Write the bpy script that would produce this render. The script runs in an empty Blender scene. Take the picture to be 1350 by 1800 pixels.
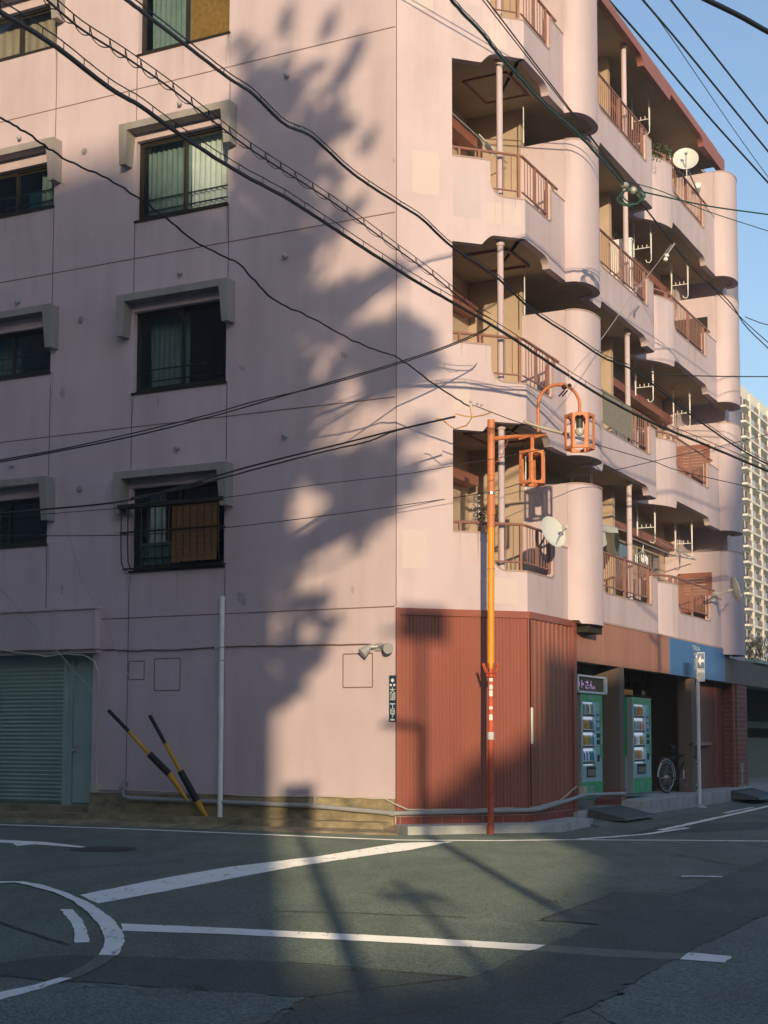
import bpy, math, random
from math import sin, cos, radians, pi, sqrt, atan2, tan
from mathutils import Vector, Matrix
random.seed(7)
SC = bpy.context.scene
COL = SC.collection
# ------------------------------------------------------------------ camera
F_, PITCH, ROLL, PY, EYE = 2607.0, 0.083467, 0.00143, 1080.8, 1.40
cp, sp = cos(PITCH), sin(PITCH)
fwd = Vector((0, cp, sp)); upv = Vector((0, -sp, cp)); rtv = Vector((1, 0, 0))
rgt = rtv*cos(ROLL)+upv*sin(ROLL); ups = -rtv*sin(ROLL)+upv*cos(ROLL)
cam = bpy.data.cameras.new("Camera"); camo = bpy.data.objects.new("Camera", cam); COL.objects.link(camo)
cam.sensor_fit = 'VERTICAL'; cam.sensor_height = 36.0; cam.sensor_width = 27.0
cam.lens = F_/1800*36; cam.shift_y = (PY-900)/1800
cam.clip_start = 0.1; cam.clip_end = 2000
M = Matrix((rgt, ups, -fwd)).transposed().to_4x4(); M.translation = (0, 0, EYE)
camo.matrix_world = M
SC.camera = camo
# ------------------------------------------------------------------ sky, sun, exposure
SUN_AZ, SUN_EL = radians(-4.7), radians(9.2)      # direction the light travels / height of the sun
w = bpy.data.worlds.new("World"); SC.world = w; w.use_nodes = True
nt = w.node_tree; bg = nt.nodes['Background']
sky = nt.nodes.new('ShaderNodeTexSky'); sky.sky_type = 'NISHITA'; sky.sun_disc = False
sky.sun_elevation = SUN_EL; sky.sun_rotation = pi+SUN_AZ
sky.air_density = 1.0; sky.dust_density = 1.3; sky.ozone_density = 2.0
tint = nt.nodes.new('ShaderNodeMixRGB'); tint.blend_type = 'MULTIPLY'; tint.inputs[0].default_value = 1; tint.inputs[2].default_value = (0.98, 1.01, 1.07, 1)
nt.links.new(sky.outputs[0], tint.inputs[1]); nt.links.new(tint.outputs[0], bg.inputs[0]); bg.inputs[1].default_value = 0.235
LD = Vector((sin(SUN_AZ)*cos(SUN_EL), cos(SUN_AZ)*cos(SUN_EL), -sin(SUN_EL)))
sl = bpy.data.lights.new("Sun", 'SUN'); sl.energy = 5.0; sl.angle = radians(0.53); sl.color = (1.0, 0.775, 0.475)
so = bpy.data.objects.new("Sun", sl); COL.objects.link(so)
so.rotation_euler = LD.to_track_quat('-Z', 'Y').to_euler(); so.location = (5, -30, 30)
SC.view_settings.view_transform = 'Standard'; SC.view_settings.look = 'None'
SC.view_settings.exposure = 0.0; SC.view_settings.gamma = 1.0
# ------------------------------------------------------------------ materials
def mat(name, col, rough=0.7, var=0.12, scale=3.0, metal=0.0, col2=None, bump=0.0, bscale=60, spec=0.4, streak=0):
    m = bpy.data.materials.new(name); m.use_nodes = True
    n = m.node_tree.nodes; l = m.node_tree.links; b = n['Principled BSDF']
    b.inputs['Roughness'].default_value = rough; b.inputs['Metallic'].default_value = metal
    b.inputs['Specular IOR Level'].default_value = spec
    tc = n.new('ShaderNodeTexCoord')
    no = n.new('ShaderNodeTexNoise'); no.inputs['Scale'].default_value = scale; no.inputs['Detail'].default_value = 6
    no.inputs['Roughness'].default_value = 0.62
    if streak:
        mp = n.new('ShaderNodeMapping'); mp.inputs['Scale'].default_value = (1, 1, 1.0/streak)
        l.new(tc.outputs['Object'], mp.inputs[0]); l.new(mp.outputs[0], no.inputs['Vector'])
    else:
        l.new(tc.outputs['Object'], no.inputs['Vector'])
    r = n.new('ShaderNodeValToRGB'); r.color_ramp.elements[0].position = 0.28; r.color_ramp.elements[1].position = 0.72
    c2 = col2 or tuple(c*(1-var) for c in col)
    c1 = col if col2 else tuple(min(1, c*(1+var*0.6)) for c in col)
    r.color_ramp.elements[0].color = (*c2, 1); r.color_ramp.elements[1].color = (*c1, 1)
    l.new(no.outputs['Fac'], r.inputs[0]); l.new(r.outputs[0], b.inputs['Base Color'])
    if bump:
        n2 = n.new('ShaderNodeTexNoise'); n2.inputs['Scale'].default_value = bscale; n2.inputs['Detail'].default_value = 4
        l.new(tc.outputs['Object'], n2.inputs['Vector'])
        bp = n.new('ShaderNodeBump'); bp.inputs['Strength'].default_value = bump; bp.inputs['Distance'].default_value = 0.01
        l.new(n2.outputs['Fac'], bp.inputs['Height']); l.new(bp.outputs[0], b.inputs['Normal'])
    return m
def emit_mat(name, col, s):
    m = bpy.data.materials.new(name); m.use_nodes = True; b = m.node_tree.nodes['Principled BSDF']
    b.inputs['Base Color'].default_value = (*col, 1); b.inputs['Emission Color'].default_value = (*col, 1)
    b.inputs['Emission Strength'].default_value = s; return m
def glass_mat(name, tint=(0.86, 0.90, 0.90), refl=0.04):
    m = bpy.data.materials.new(name); m.use_nodes = True; n = m.node_tree.nodes; l = m.node_tree.links
    out = n['Material Output']; n.remove(n['Principled BSDF'])
    t = n.new('ShaderNodeBsdfTransparent'); t.inputs[0].default_value = (*tint, 1)
    g = n.new('ShaderNodeBsdfGlossy'); g.inputs['Roughness'].default_value = 0.02; g.inputs[0].default_value = (0.9, 0.95, 1, 1)
    no = n.new('ShaderNodeTexNoise'); no.inputs['Scale'].default_value = 1.3
    lw = n.new('ShaderNodeLayerWeight'); lw.inputs[0].default_value = 0.5; fr = n.new('ShaderNodeMath'); fr.operation = 'POWER'; fr.inputs[1].default_value = 4.0 if refl > 0 else 12.0; l.new(lw.outputs['Facing'], fr.inputs[0])
    pw = 4.0 if refl > 0 else 9.0
    ad = n.new('ShaderNodeMath'); ad.operation = 'MULTIPLY_ADD'; ad.inputs[1].default_value = 0.06; ad.inputs[2].default_value = refl-0.03
    ad2 = n.new('ShaderNodeMath'); ad2.operation = 'ADD'
    l.new(no.outputs['Fac'], ad.inputs[0]); l.new(ad.outputs[0], ad2.inputs[0]); l.new(fr.outputs[0], ad2.inputs[1])
    mx = n.new('ShaderNodeMixShader'); l.new(ad2.outputs[0], mx.inputs[0]); l.new(t.outputs[0], mx.inputs[1]); l.new(g.outputs[0], mx.inputs[2])
    l.new(mx.outputs[0], out.inputs[0]); return m
def wall_mat():
    m = mat('pink_paint', (0.61, 0.50, 0.545), 0.75, scale=0.7, var=0.09, bump=0.25, bscale=90)
    n = m.node_tree.nodes; l = m.node_tree.links; b = n['Principled BSDF']
    r = next(x for x in n if x.bl_idname == 'ShaderNodeValToRGB'); tc = next(x for x in n if x.bl_idname == 'ShaderNodeTexCoord')
    # large repainted patches (blocky) and vertical grime streaks
    mp = n.new('ShaderNodeMapping'); mp.inputs['Scale'].default_value = (1.1, 1.1, 0.75)
    v = n.new('ShaderNodeTexVoronoi'); v.distance = 'CHEBYCHEV'; v.inputs['Scale'].default_value = 0.8
    l.new(tc.outputs['Object'], mp.inputs[0]); l.new(mp.outputs[0], v.inputs['Vector'])
    hs = n.new('ShaderNodeMapRange'); hs.inputs[1].default_value = 0; hs.inputs[2].default_value = 1; hs.inputs[3].default_value = 0.0; hs.inputs[4].default_value = 0.0
    sx = n.new('ShaderNodeSeparateColor'); l.new(v.outputs['Color'], sx.inputs[0]); l.new(sx.outputs[0], hs.inputs[0])
    mx = n.new('ShaderNodeMixRGB'); mx.blend_type = 'MULTIPLY'; mx.inputs[2].default_value = (0.62, 0.60, 0.72, 1)
    l.new(hs.outputs[0], mx.inputs[0]); l.new(r.outputs[0], mx.inputs[1])
    mp2 = n.new('ShaderNodeMapping'); mp2.inputs['Scale'].default_value = (2.6, 2.6, 0.35)
    n2 = n.new('ShaderNodeTexNoise'); n2.inputs['Scale'].default_value = 1.2; n2.inputs['Detail'].default_value = 8
    l.new(tc.outputs['Object'], mp2.inputs[0]); l.new(mp2.outputs[0], n2.inputs['Vector'])
    r2 = n.new('ShaderNodeValToRGB'); r2.color_ramp.elements[0].position = 0.32; r2.color_ramp.elements[0].color = (0.80, 0.78, 0.76, 1)
    r2.color_ramp.elements[1].position = 0.55; r2.color_ramp.elements[1].color = (1, 1, 1, 1)
    l.new(n2.outputs['Fac'], r2.inputs[0])
    m2 = n.new('ShaderNodeMixRGB'); m2.blend_type = 'MULTIPLY'; m2.inputs[0].default_value = 0.42
    l.new(mx.outputs[0], m2.inputs[1]); l.new(r2.outputs[0], m2.inputs[2]); l.new(m2.outputs[0], b.inputs['Base Color'])
    return m
def asphalt(name, base, lo=0.75, hi=1.35, sc=1.0):
    m = mat(name, base, 0.82, scale=0.35, var=0.16, spec=0.35)
    n = m.node_tree.nodes; l = m.node_tree.links; b = n['Principled BSDF']
    r = next(x for x in n if x.bl_idname == 'ShaderNodeValToRGB'); tc = next(x for x in n if x.bl_idname == 'ShaderNodeTexCoord')
    v = n.new('ShaderNodeTexVoronoi'); v.inputs['Scale'].default_value = 75*sc
    l.new(tc.outputs['Object'], v.inputs['Vector'])
    sx = n.new('ShaderNodeSeparateColor'); l.new(v.outputs['Color'], sx.inputs[0])
    mr = n.new('ShaderNodeMapRange'); mr.inputs[3].default_value = lo; mr.inputs[4].default_value = hi
    l.new(sx.outputs[0], mr.inputs[0])
    mx = n.new('ShaderNodeMixRGB'); mx.blend_type = 'MULTIPLY'; mx.inputs[0].default_value = 1
    l.new(r.outputs[0], mx.inputs[1]); l.new(mr.outputs[0], mx.inputs[2])
    # worn darker / lighter streaks along the lanes
    n3 = n.new('ShaderNodeTexNoise'); n3.inputs['Scale'].default_value = 2.2; n3.inputs['Detail'].default_value = 7; n3.inputs['Distortion'].default_value = .6
    mp = n.new('ShaderNodeMapping'); mp.inputs['Scale'].default_value = (1, 0.35, 1); mp.inputs['Rotation'].default_value = (0, 0, radians(27))
    l.new(tc.outputs['Object'], mp.inputs[0]); l.new(mp.outputs[0], n3.inputs['Vector'])
    r3 = n.new('ShaderNodeValToRGB'); r3.color_ramp.elements[0].position = .3; r3.color_ramp.elements[0].color = (.8, .8, .8, 1)
    r3.color_ramp.elements[1].position = .7; r3.color_ramp.elements[1].color = (1.12, 1.12, 1.12, 1)
    l.new(n3.outputs['Fac'], r3.inputs[0])
    m3 = n.new('ShaderNodeMixRGB'); m3.blend_type = 'MULTIPLY'; m3.inputs[0].default_value = 1
    l.new(mx.outputs[0], m3.inputs[1]); l.new(r3.outputs[0], m3.inputs[2]); l.new(m3.outputs[0], b.inputs['Base Color'])
    bp = n.new('ShaderNodeBump'); bp.inputs['Strength'].default_value = 0.5; bp.inputs['Distance'].default_value = 0.006
    l.new(v.outputs['Distance'], bp.inputs['Height']); l.new(bp.outputs[0], b.inputs['Normal'])
    b.inputs['Diffuse Roughness'].default_value = 1.0
    return m
def road_paint(name, col, wear=0.42):
    # worn thermoplastic: holes let the asphalt colour through
    m = mat(name, col, 0.7, scale=2.0, var=0.1)
    n = m.node_tree.nodes; l = m.node_tree.links; b = n['Principled BSDF']
    r = next(x for x in n if x.bl_idname == 'ShaderNodeValToRGB'); tc = next(x for x in n if x.bl_idname == 'ShaderNodeTexCoord')
    n2 = n.new('ShaderNodeTexNoise'); n2.inputs['Scale'].default_value = 9; n2.inputs['Detail'].default_value = 9; n2.inputs['Roughness'].default_value = .75
    mp = n.new('ShaderNodeMapping'); mp.inputs['Scale'].default_value = (1, .3, 1)
    l.new(tc.outputs['Object'], mp.inputs[0]); l.new(mp.outputs[0], n2.inputs['Vector'])
    r2 = n.new('ShaderNodeValToRGB'); r2.color_ramp.elements[0].position = wear-0.05; r2.color_ramp.elements[1].position = wear+0.02
    l.new(n2.outputs['Fac'], r2.inputs[0])
    mx = n.new('ShaderNodeMixRGB'); mx.inputs[1].default_value = (0.12, 0.145, 0.13, 1)
    l.new(r2.outputs[0], mx.inputs[0]); l.new(r.outputs[0], mx.inputs[2]); l.new(mx.outputs[0], b.inputs['Base Color'])
    b.inputs['Diffuse Roughness'].default_value = 1.0
    return m
def brick_mat(name, c1, c2, mortar, bw, bh):
    m = mat(name, c1, 0.7)
    n = m.node_tree.nodes; l = m.node_tree.links; b = n['Principled BSDF']
    tc = next(x for x in n if x.bl_idname == 'ShaderNodeTexCoord')
    br = n.new('ShaderNodeTexBrick'); br.inputs['Scale'].default_value = 1.0; br.inputs['Brick Width'].default_value = bw; br.inputs['Row Height'].default_value = bh
    br.inputs['Mortar Size'].default_value = 0.006; br.inputs['Color1'].default_value = (*c1, 1); br.inputs['Color2'].default_value = (*c2, 1); br.inputs['Mortar'].default_value = (*mortar, 1)
    sp_ = n.new('ShaderNodeSeparateXYZ'); cb = n.new('ShaderNodeCombineXYZ'); ad = n.new('ShaderNodeMath'); ad.operation = 'ADD'
    l.new(tc.outputs['Object'], sp_.inputs[0]); l.new(sp_.outputs[0], ad.inputs[0]); l.new(sp_.outputs[1], ad.inputs[1])
    l.new(ad.outputs[0], cb.inputs[0]); l.new(sp_.outputs[2], cb.inputs[1]); l.new(cb.outputs[0], br.inputs['Vector']); l.new(br.outputs[0], b.inputs['Base Color'])
    return m
MT = dict(
 wall=wall_mat(),
 cap=mat('parapet_cap', (0.42, 0.30, 0.27), 0.7),
 joint=mat('sealant_joint', (0.20, 0.13, 0.11), 0.8),
 hood=mat('hood_concrete', (0.35, 0.325, 0.315), 0.85, scale=2, var=0.25, bump=.3, streak=5),
 soffit=mat('soffit_board', (0.46, 0.38, 0.27), 0.85, scale=1.2, var=0.2),
 inner=mat('balcony_wall_paint', (0.50, 0.385, 0.30), 0.8, scale=1.5, var=0.15),
 brown=mat('brown_metal', (0.30, 0.115, 0.09), 0.45, scale=6, var=0.15),
 rail=mat('rail_paint', (0.31, 0.15, 0.12), 0.45, scale=8, var=0.2),
 bronze=mat('bronze_frame', (0.045, 0.04, 0.032), 0.4, scale=9, var=0.2, metal=.4),
 clad=mat('red_cladding', (0.305, 0.095, 0.068), 0.42, scale=1.6, var=0.16, streak=4),
 clad2=mat('red_cladding_faded', (0.33, 0.12, 0.08), 0.4, scale=2.5, var=0.2, streak=6),
 fascia=mat('brown_fascia', (0.42, 0.20, 0.145), 0.6, scale=1.2, var=0.14, streak=3),
 blue=mat('blue_signboard', (0.05, 0.17, 0.42), 0.45, scale=1.0, var=0.1),
 bluep=mat('blue_patch', (0.02, 0.08, 0.24), 0.45),
 eave=mat('eave_red', (0.34, 0.135, 0.12), 0.6, scale=1.2, var=0.15),
 dark=mat('dark_interior', (0.03, 0.028, 0.025), 0.9), shopin=mat('shop_interior', (0.60, 0.60, 0.52), 0.85, scale=.8, var=.5),
 plinth=mat('dirty_concrete', (0.44, 0.36, 0.22), 0.9, scale=3.2, col2=(0.14, 0.12, 0.08), bump=.5, bscale=30, streak=.6),
 slab=mat('kerb_concrete', (0.50, 0.51, 0.50), 0.9, scale=3, var=0.3, bump=.3),
 tile=brick_mat('plinth_tile', (0.23, 0.055, 0.045), (0.27, 0.07, 0.05), (0.35, 0.3, 0.26), 0.42, 0.12),
 brick=brick_mat('pillar_brick', (0.24, 0.075, 0.065), (0.28, 0.10, 0.08), (0.3, 0.26, 0.23), 0.34, 0.11),
 teal=mat('shutter_teal', (0.35, 0.46, 0.42), 0.55, scale=2, var=0.18, streak=3),
 teald=mat('door_teal', (0.34, 0.46, 0.43), 0.5, scale=2, var=0.12),
 pipe=mat('pipe_grey', (0.36, 0.37, 0.38), 0.5, scale=5, var=0.15),
 cable_w=mat('conduit_cream', (0.55, 0.50, 0.40), 0.6),
 black=mat('black_rubber', (0.018, 0.018, 0.02), 0.6),
 wire=mat('wire_black', (0.012, 0.013, 0.016), 0.55),
 wireg=mat('wire_green', (0.02, 0.07, 0.06), 0.5),
 steel=mat('steel', (0.55, 0.55, 0.54), 0.3, metal=.9),
 galv=mat('galvanised', (0.45, 0.46, 0.45), 0.5, metal=.3),
 white=mat('white_paint', (0.85, 0.85, 0.85), 0.5, scale=5, var=.1),
 dish=mat('dish_white', (0.66, 0.68, 0.66), 0.4),
 yellow=mat('yellow_guard', (0.62, 0.33, 0.03), 0.5, scale=5, var=.15),
 orange_a=mat('orange_paint_upper', (0.62, 0.21, 0.085), 0.5, scale=7, var=.18, bump=.2),
 orange_b=mat('orange_paint_mid', (0.85, 0.33, 0.025), 0.45, scale=7, var=.14, bump=.2),
 orange_c=mat('vermilion_paint', (0.58, 0.11, 0.05), 0.5, scale=9, var=.3, bump=.3),
 curtain=mat('curtain_teal', (0.24, 0.32, 0.31), 0.9, scale=4, var=.2),
 curtain_w=mat('curtain_pale', (0.80, 0.83, 0.82), 0.9, scale=4, var=.15),
 reed=mat('reed_blind', (0.42, 0.22, 0.05), 0.8, scale=14, var=.35),
 reedd=mat('shaded_reed_blind', (0.24, 0.115, 0.035), 0.8, scale=14, var=.35), leaf=mat('leaf', (0.06, 0.09, 0.03), 0.7), bark=mat('bark', (0.12, 0.09, 0.06), 0.9),  # darker reed copy has the shade on the grille blind mixed in
 glass=glass_mat('window_glass'), shopglass=glass_mat('shop_glass', (.8, .9, .88), .22), clear=glass_mat('clear_cover', (.97, .98, .98), .0),
 asphalt=asphalt('asphalt', (0.110, 0.142, 0.122), .6, 1.55),
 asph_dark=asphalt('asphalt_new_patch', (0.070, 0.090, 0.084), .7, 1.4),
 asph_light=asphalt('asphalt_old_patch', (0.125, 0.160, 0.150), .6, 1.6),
 paint=road_paint('road_paint', (0.80, 0.80, 0.80), .40),
 paint_f=road_paint('road_paint_faded', (0.10, 0.125, 0.115), .5),
 vend=mat('vending_grey_teal', (0.33, 0.58, 0.60), 0.4, var=.06), vend_g=mat('vending_green', (0.015, 0.45, 0.19), 0.35, var=.06),
 vwhite=mat('vending_lining', (0.62, 0.64, 0.68), 0.5, var=.05), vglow=emit_mat('display_light', (0.75, 0.83, 1.0), 0.5),
 bldg=mat('neighbour_wall', (0.20, 0.215, 0.24), 0.8), tower_w=mat('tower_cream', (0.68, 0.66, 0.57), 0.7),
 tower_b=mat('tower_brown', (0.24, 0.13, 0.11), 0.7), tower_l=mat('tower_blue_panel', (0.36, 0.42, 0.50), 0.4),
 dgrey=mat('dark_grey_fascia', (0.17, 0.14, 0.135), 0.6), garage=mat('garage_wall', (0.10, 0.12, 0.10), 0.8), garage2=mat('garage_panel', (0.20, 0.25, 0.21), 0.7),
 text=mat('sign_white', (0.75, 0.76, 0.76), 0.5, var=.03), navy=mat('plate_navy', (0.012, 0.05, 0.10), 0.4), sblue=mat('sign_blue', (0.005, 0.06, 0.20), 0.4),
 purple=emit_mat('neon_lilac', (0.75, 0.38, 0.85), 0.55), olive=mat('sign_olive', (0.13, 0.11, 0.05), 0.6),
 cloth_d=mat('cloth_dark', (0.025, 0.035, 0.03), 0.9), cloth_b=mat('cloth_brown', (0.16, 0.13, 0.09), 0.9), cloth_w=mat('cloth_white', (0.6, 0.6, 0.55), 0.9),
 mesh=mat('grey_screen', (0.26, 0.24, 0.20), 0.9, scale=12, var=.2), plant=mat('plant_green', (0.07, 0.12, 0.05), 0.8),
 box=mat('storage_box', (0.50, 0.38, 0.26), 0.8), door=mat('brown_door', (0.24, 0.085, 0.065), 0.5, var=.1), woodp=mat('pillar_cover', (0.19, 0.14, 0.11), 0.7, var=.2, streak=5),
 ramp=mat('ramp_steel', (0.085, 0.095, 0.10), 0.6, var=.25), manhole=mat('cast_iron', (0.04, 0.045, 0.045), 0.6), run=mat('dirt_run', (0.50, 0.43, 0.45), 0.8, var=.1), patch=mat('repaint_patch', (0.56, 0.475, 0.52), 0.75, var=.06, scale=1.5), patch2=mat('repaint_patch_pale', (0.62, 0.53, 0.54), 0.75, var=.06, scale=1.5), stain=mat('wall_stain', (0.42, 0.37, 0.38), 0.85, var=.2, scale=8),
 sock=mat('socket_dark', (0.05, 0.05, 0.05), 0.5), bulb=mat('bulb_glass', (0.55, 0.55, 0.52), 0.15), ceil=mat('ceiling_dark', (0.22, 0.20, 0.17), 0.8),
)
# ------------------------------------------------------------------ mesh helpers
class MB:
    def __init__(s): s.v = []; s.f = []
    def quad(s, a, b, c, d):
        i = len(s.v); s.v += [tuple(a), tuple(b), tuple(c), tuple(d)]; s.f.append((i, i+1, i+2, i+3)); return s
    def poly(s, pts):
        i = len(s.v); s.v += [tuple(p) for p in pts]; s.f.append(tuple(range(i, i+len(pts)))); return s
    def hexa(s, P):      # 8 points: bottom 4, top 4
        i = len(s.v); s.v += [tuple(p) for p in P]
        for q in ((0, 3, 2, 1), (4, 5, 6, 7), (0, 1, 5, 4), (1, 2, 6, 5), (2, 3, 7, 6), (3, 0, 4, 7)): s.f.append(tuple(i+k for k in q))
        return s
    def box(s, x0, x1, y0, y1, z0, z1):
        return s.hexa([(x0, y0, z0), (x1, y0, z0), (x1, y1, z0), (x0, y1, z0), (x0, y0, z1), (x1, y0, z1), (x1, y1, z1), (x0, y1, z1)])
    def fbox(s, fr, s0, s1, z0, z1, o0, o1):
        return s.hexa([fr(s0, z0, o0), fr(s1, z0, o0), fr(s1, z0, o1), fr(s0, z0, o1), fr(s0, z1, o0), fr(s1, z1, o0), fr(s1, z1, o1), fr(s0, z1, o1)])
    def tube(s, pts, r, n=8, cap=True, r2=None):
        pts = [Vector(p) for p in pts]; N = len(pts); base = len(s.v); prev = None
        for i, p in enumerate(pts):
            t = (pts[min(i+1, N-1)]-pts[max(i-1, 0)])
            if t.length < 1e-9: t = Vector((0, 0, 1))
            t.normalize()
            if prev is None:
                a = Vector((0, 0, 1)) if abs(t.z) < 0.9 else Vector((1, 0, 0))
            else: a = prev
            u = (a-t*a.dot(t)); u.normalize(); prev = u; v_ = t.cross(u)
            rr = r if r2 is None else r+(r2-r)*i/(N-1)
            if isinstance(r, (list, tuple)): rr = r[i]
            for k in range(n):
                an = 2*pi*k/n; s.v.append(tuple(p+u*(rr*cos(an))+v_*(rr*sin(an))))
        for i in range(N-1):
            for k in range(n):
                a = base+i*n+k; b = base+i*n+(k+1) % n; s.f.append((a, b, b+n, a+n))
        if cap:
            s.f.append(tuple(base+k for k in range(n))[::-1]); s.f.append(tuple(base+(N-1)*n+k for k in range(n)))
        return s
    def prism(s, pts, d):      # closed polygon pts (3D) extruded by vector d
        d = Vector(d); i = len(s.v); n = len(pts); s.v += [tuple(Vector(p)) for p in pts]; s.v += [tuple(Vector(p)+d) for p in pts]
        s.f.append(tuple(i+k for k in range(n))[::-1]); s.f.append(tuple(i+n+k for k in range(n)))
        for k in range(n): s.f.append((i+k, i+(k+1) % n, i+n+(k+1) % n, i+n+k))
        return s
    def sphere(s, c, r, n=10, m=6, sc=(1, 1, 1)):
        b = len(s.v); c = Vector(c)
        for j in range(m+1):
            th = pi*j/m
            for k in range(n):
                ph = 2*pi*k/n; s.v.append((c.x+r*sc[0]*sin(th)*cos(ph), c.y+r*sc[1]*sin(th)*sin(ph), c.z+r*sc[2]*cos(th)))
        for j in range(m):
            for k in range(n): s.f.append((b+j*n+k, b+j*n+(k+1) % n, b+(j+1)*n+(k+1) % n, b+(j+1)*n+k))
        return s
    def build(s, name, m, parent=None, smooth=False):
        me = bpy.data.meshes.new(name); me.from_pydata(s.v, [], s.f); me.update(calc_edges=True)
        import bmesh
        bm = bmesh.new(); bm.from_mesh(me); bmesh.ops.recalc_face_normals(bm, faces=bm.faces); bm.to_mesh(me); bm.free()
        me.materials.append(MT[m] if isinstance(m, str) else m)
        if smooth:
            for p in me.polygons: p.use_smooth = True
            try: me.set_sharp_from_angle(angle=radians(38))
            except Exception: pass
        o = bpy.data.objects.new(name, me); COL.objects.link(o)
        if parent: o.parent = parent
        return o
def tag(o, label=None, cat=None, group=None, kind=None):
    if label: o['label'] = label
    if cat: o['category'] = cat
    if group: o['group'] = group
    if kind: o['kind'] = kind
    return o
def thing(name, label, cat, group=None):
    o = bpy.data.objects.new(name, None); COL.objects.link(o); o.empty_display_size = .2; return tag(o, label, cat, group)
def text_mesh(name, body, m, parent, size, to3d, extrude=0.002, align='CENTER', sx=1.0):
    cu = bpy.data.curves.new(name, 'FONT'); cu.body = body; cu.size = size; cu.align_x = align; cu.align_y = 'CENTER'; cu.resolution_u = 3
    ob = bpy.data.objects.new(name, cu); COL.objects.link(ob)
    dg = bpy.context.evaluated_depsgraph_get(); dg.update(); me = bpy.data.meshes.new_from_object(ob.evaluated_get(dg))
    bpy.data.objects.remove(ob)
    for v in me.vertices: v.co = to3d(v.co.x*sx, v.co.y)
    me.materials.clear(); me.materials.append(MT[m]); me.name = name
    o = bpy.data.objects.new(name, me); COL.objects.link(o); o.parent = parent; return o
# ------------------------------------------------------------------ surveying helpers: where a line of sight meets a real surface
def ray(x, y): return fwd+rgt*((x-675)/F_)+ups*((PY-y)/F_)
EYEV = Vector((0, 0, EYE))
def onG(x, y, z=0.0): d = ray(x, y); return EYEV+d*((z-EYE)/d.z)
def onY(x, y, Y): d = ray(x, y); return EYEV+d*(Y/d.y)
C0 = Vector((0.19, 22.45)); TH = radians(27.1)
dL = Vector((-cos(TH), sin(TH))); nL = Vector((-sin(TH), -cos(TH)))
dA = Vector((cos(radians(17.9)), sin(radians(17.9)))); nA = Vector((dA.y, -dA.x))
dB = Vector((sin(TH), cos(TH))); nB = Vector((cos(TH), -sin(TH)))
LA = 2.161; FO = C0+dA*LA
def frame(P, d, n):
    def fr(s, z, o=0.0): q = P+d*s+n*o; return Vector((q.x, q.y, z))
    fr.P, fr.d, fr.n = P, d, n
    return fr
WL, WA, WB = frame(C0, dL, nL), frame(C0, dA, nA), frame(FO, dB, nB)
def onF(fr, x, y, o=0.0):     # pixel -> (s, z) on a wall plane shifted outward by o
    d = ray(x, y); P = fr.P+fr.n*o; n = Vector((fr.n.x, fr.n.y, 0))
    t = n.dot(Vector((P.x, P.y, 0)))/n.dot(d); q = EYEV+d*t
    return (Vector((q.x, q.y))-P).dot(fr.d), q.z
# ================================================================== SETTING: ground
g = MB(); g.quad((-400, -200, 0), (400, -200, 0), (400, 900, 0), (-400, 900, 0)); tag(g.build('ground', 'asphalt'), kind='structure')
def sheet(name, px, z, m, label=None, kind='structure'):
    z = {.012: .0045, .0135: .0085, .0165: .0085, .0115: .0065}.get(z, z)
    P = [onG(x, y, z) for x, y in px]
    jit = .008 if m in ('paint', 'paint_f') else .03 if name == 'road_patch' else 0
    if jit:
        Q = []
        for i, p in enumerate(P):
            q = P[(i+1) % len(P)]; n = max(1, min(60, int((q-p).length/.09)))
            for k in range(n):
                t = k/n; Q.append(p.lerp(q, t)+Vector((random.uniform(-jit, jit), random.uniform(-jit, jit), 0))*(1 if k else .3))
        P = Q
    b = MB(); b.poly(P); o = b.build(name, m); tag(o, kind=kind); return o
def strip_px(px, wid, z):      # line marking of constant real width along pixel way-points
    P = [onG(x, y, z) for x, y in px]; L = []; R = []
    for i, p in enumerate(P):
        t = P[min(i+1, len(P)-1)]-P[max(i-1, 0)]; t.z = 0; t.normalize(); n = Vector((-t.y, t.x, 0))*wid/2
        L.append(p+n); R.append(p-n)
    return L, R
def marking(name, px, wid, z=0.012, m='paint'):
    z = {.012: .0045, .0145: .0065}.get(z, z)
    Q = []
    for i in range(len(px)-1):
        n = 10 if len(px) > 3 else 5
        for k in range(n): t = k/n; Q.append((px[i][0]*(1-t)+px[i+1][0]*t, px[i][1]*(1-t)+px[i+1][1]*t))
    Q.append(px[-1]); L, R = strip_px(Q, wid, z); b = MB()
    L = [p+Vector((random.uniform(-.1, .1)*wid, random.uniform(-.1, .1)*wid, 0)) for p in L]; R = [p+Vector((random.uniform(-.1, .1)*wid, random.uniform(-.1, .1)*wid, 0)) for p in R]
    for i in range(len(L)-1): b.quad(L[i], L[i+1], R[i+1], R[i])
    return tag(b.build(name, m), kind='structure')
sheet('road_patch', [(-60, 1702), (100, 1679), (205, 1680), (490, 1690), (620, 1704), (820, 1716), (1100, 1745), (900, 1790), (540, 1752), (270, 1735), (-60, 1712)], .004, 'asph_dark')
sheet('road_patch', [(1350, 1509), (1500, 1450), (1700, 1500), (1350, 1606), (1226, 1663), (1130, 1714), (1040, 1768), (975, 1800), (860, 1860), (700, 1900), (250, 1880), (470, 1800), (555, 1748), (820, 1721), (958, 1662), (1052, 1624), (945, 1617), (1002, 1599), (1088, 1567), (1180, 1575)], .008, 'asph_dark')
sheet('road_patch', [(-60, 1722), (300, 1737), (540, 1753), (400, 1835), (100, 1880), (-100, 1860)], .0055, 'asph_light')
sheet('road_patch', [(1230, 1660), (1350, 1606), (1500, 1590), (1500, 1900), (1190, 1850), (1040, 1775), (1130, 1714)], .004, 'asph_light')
sheet('road_patch', [(1100, 1468), (1170, 1449), (1360, 1444), (1360, 1456)], .004, 'asph_dark')
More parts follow.
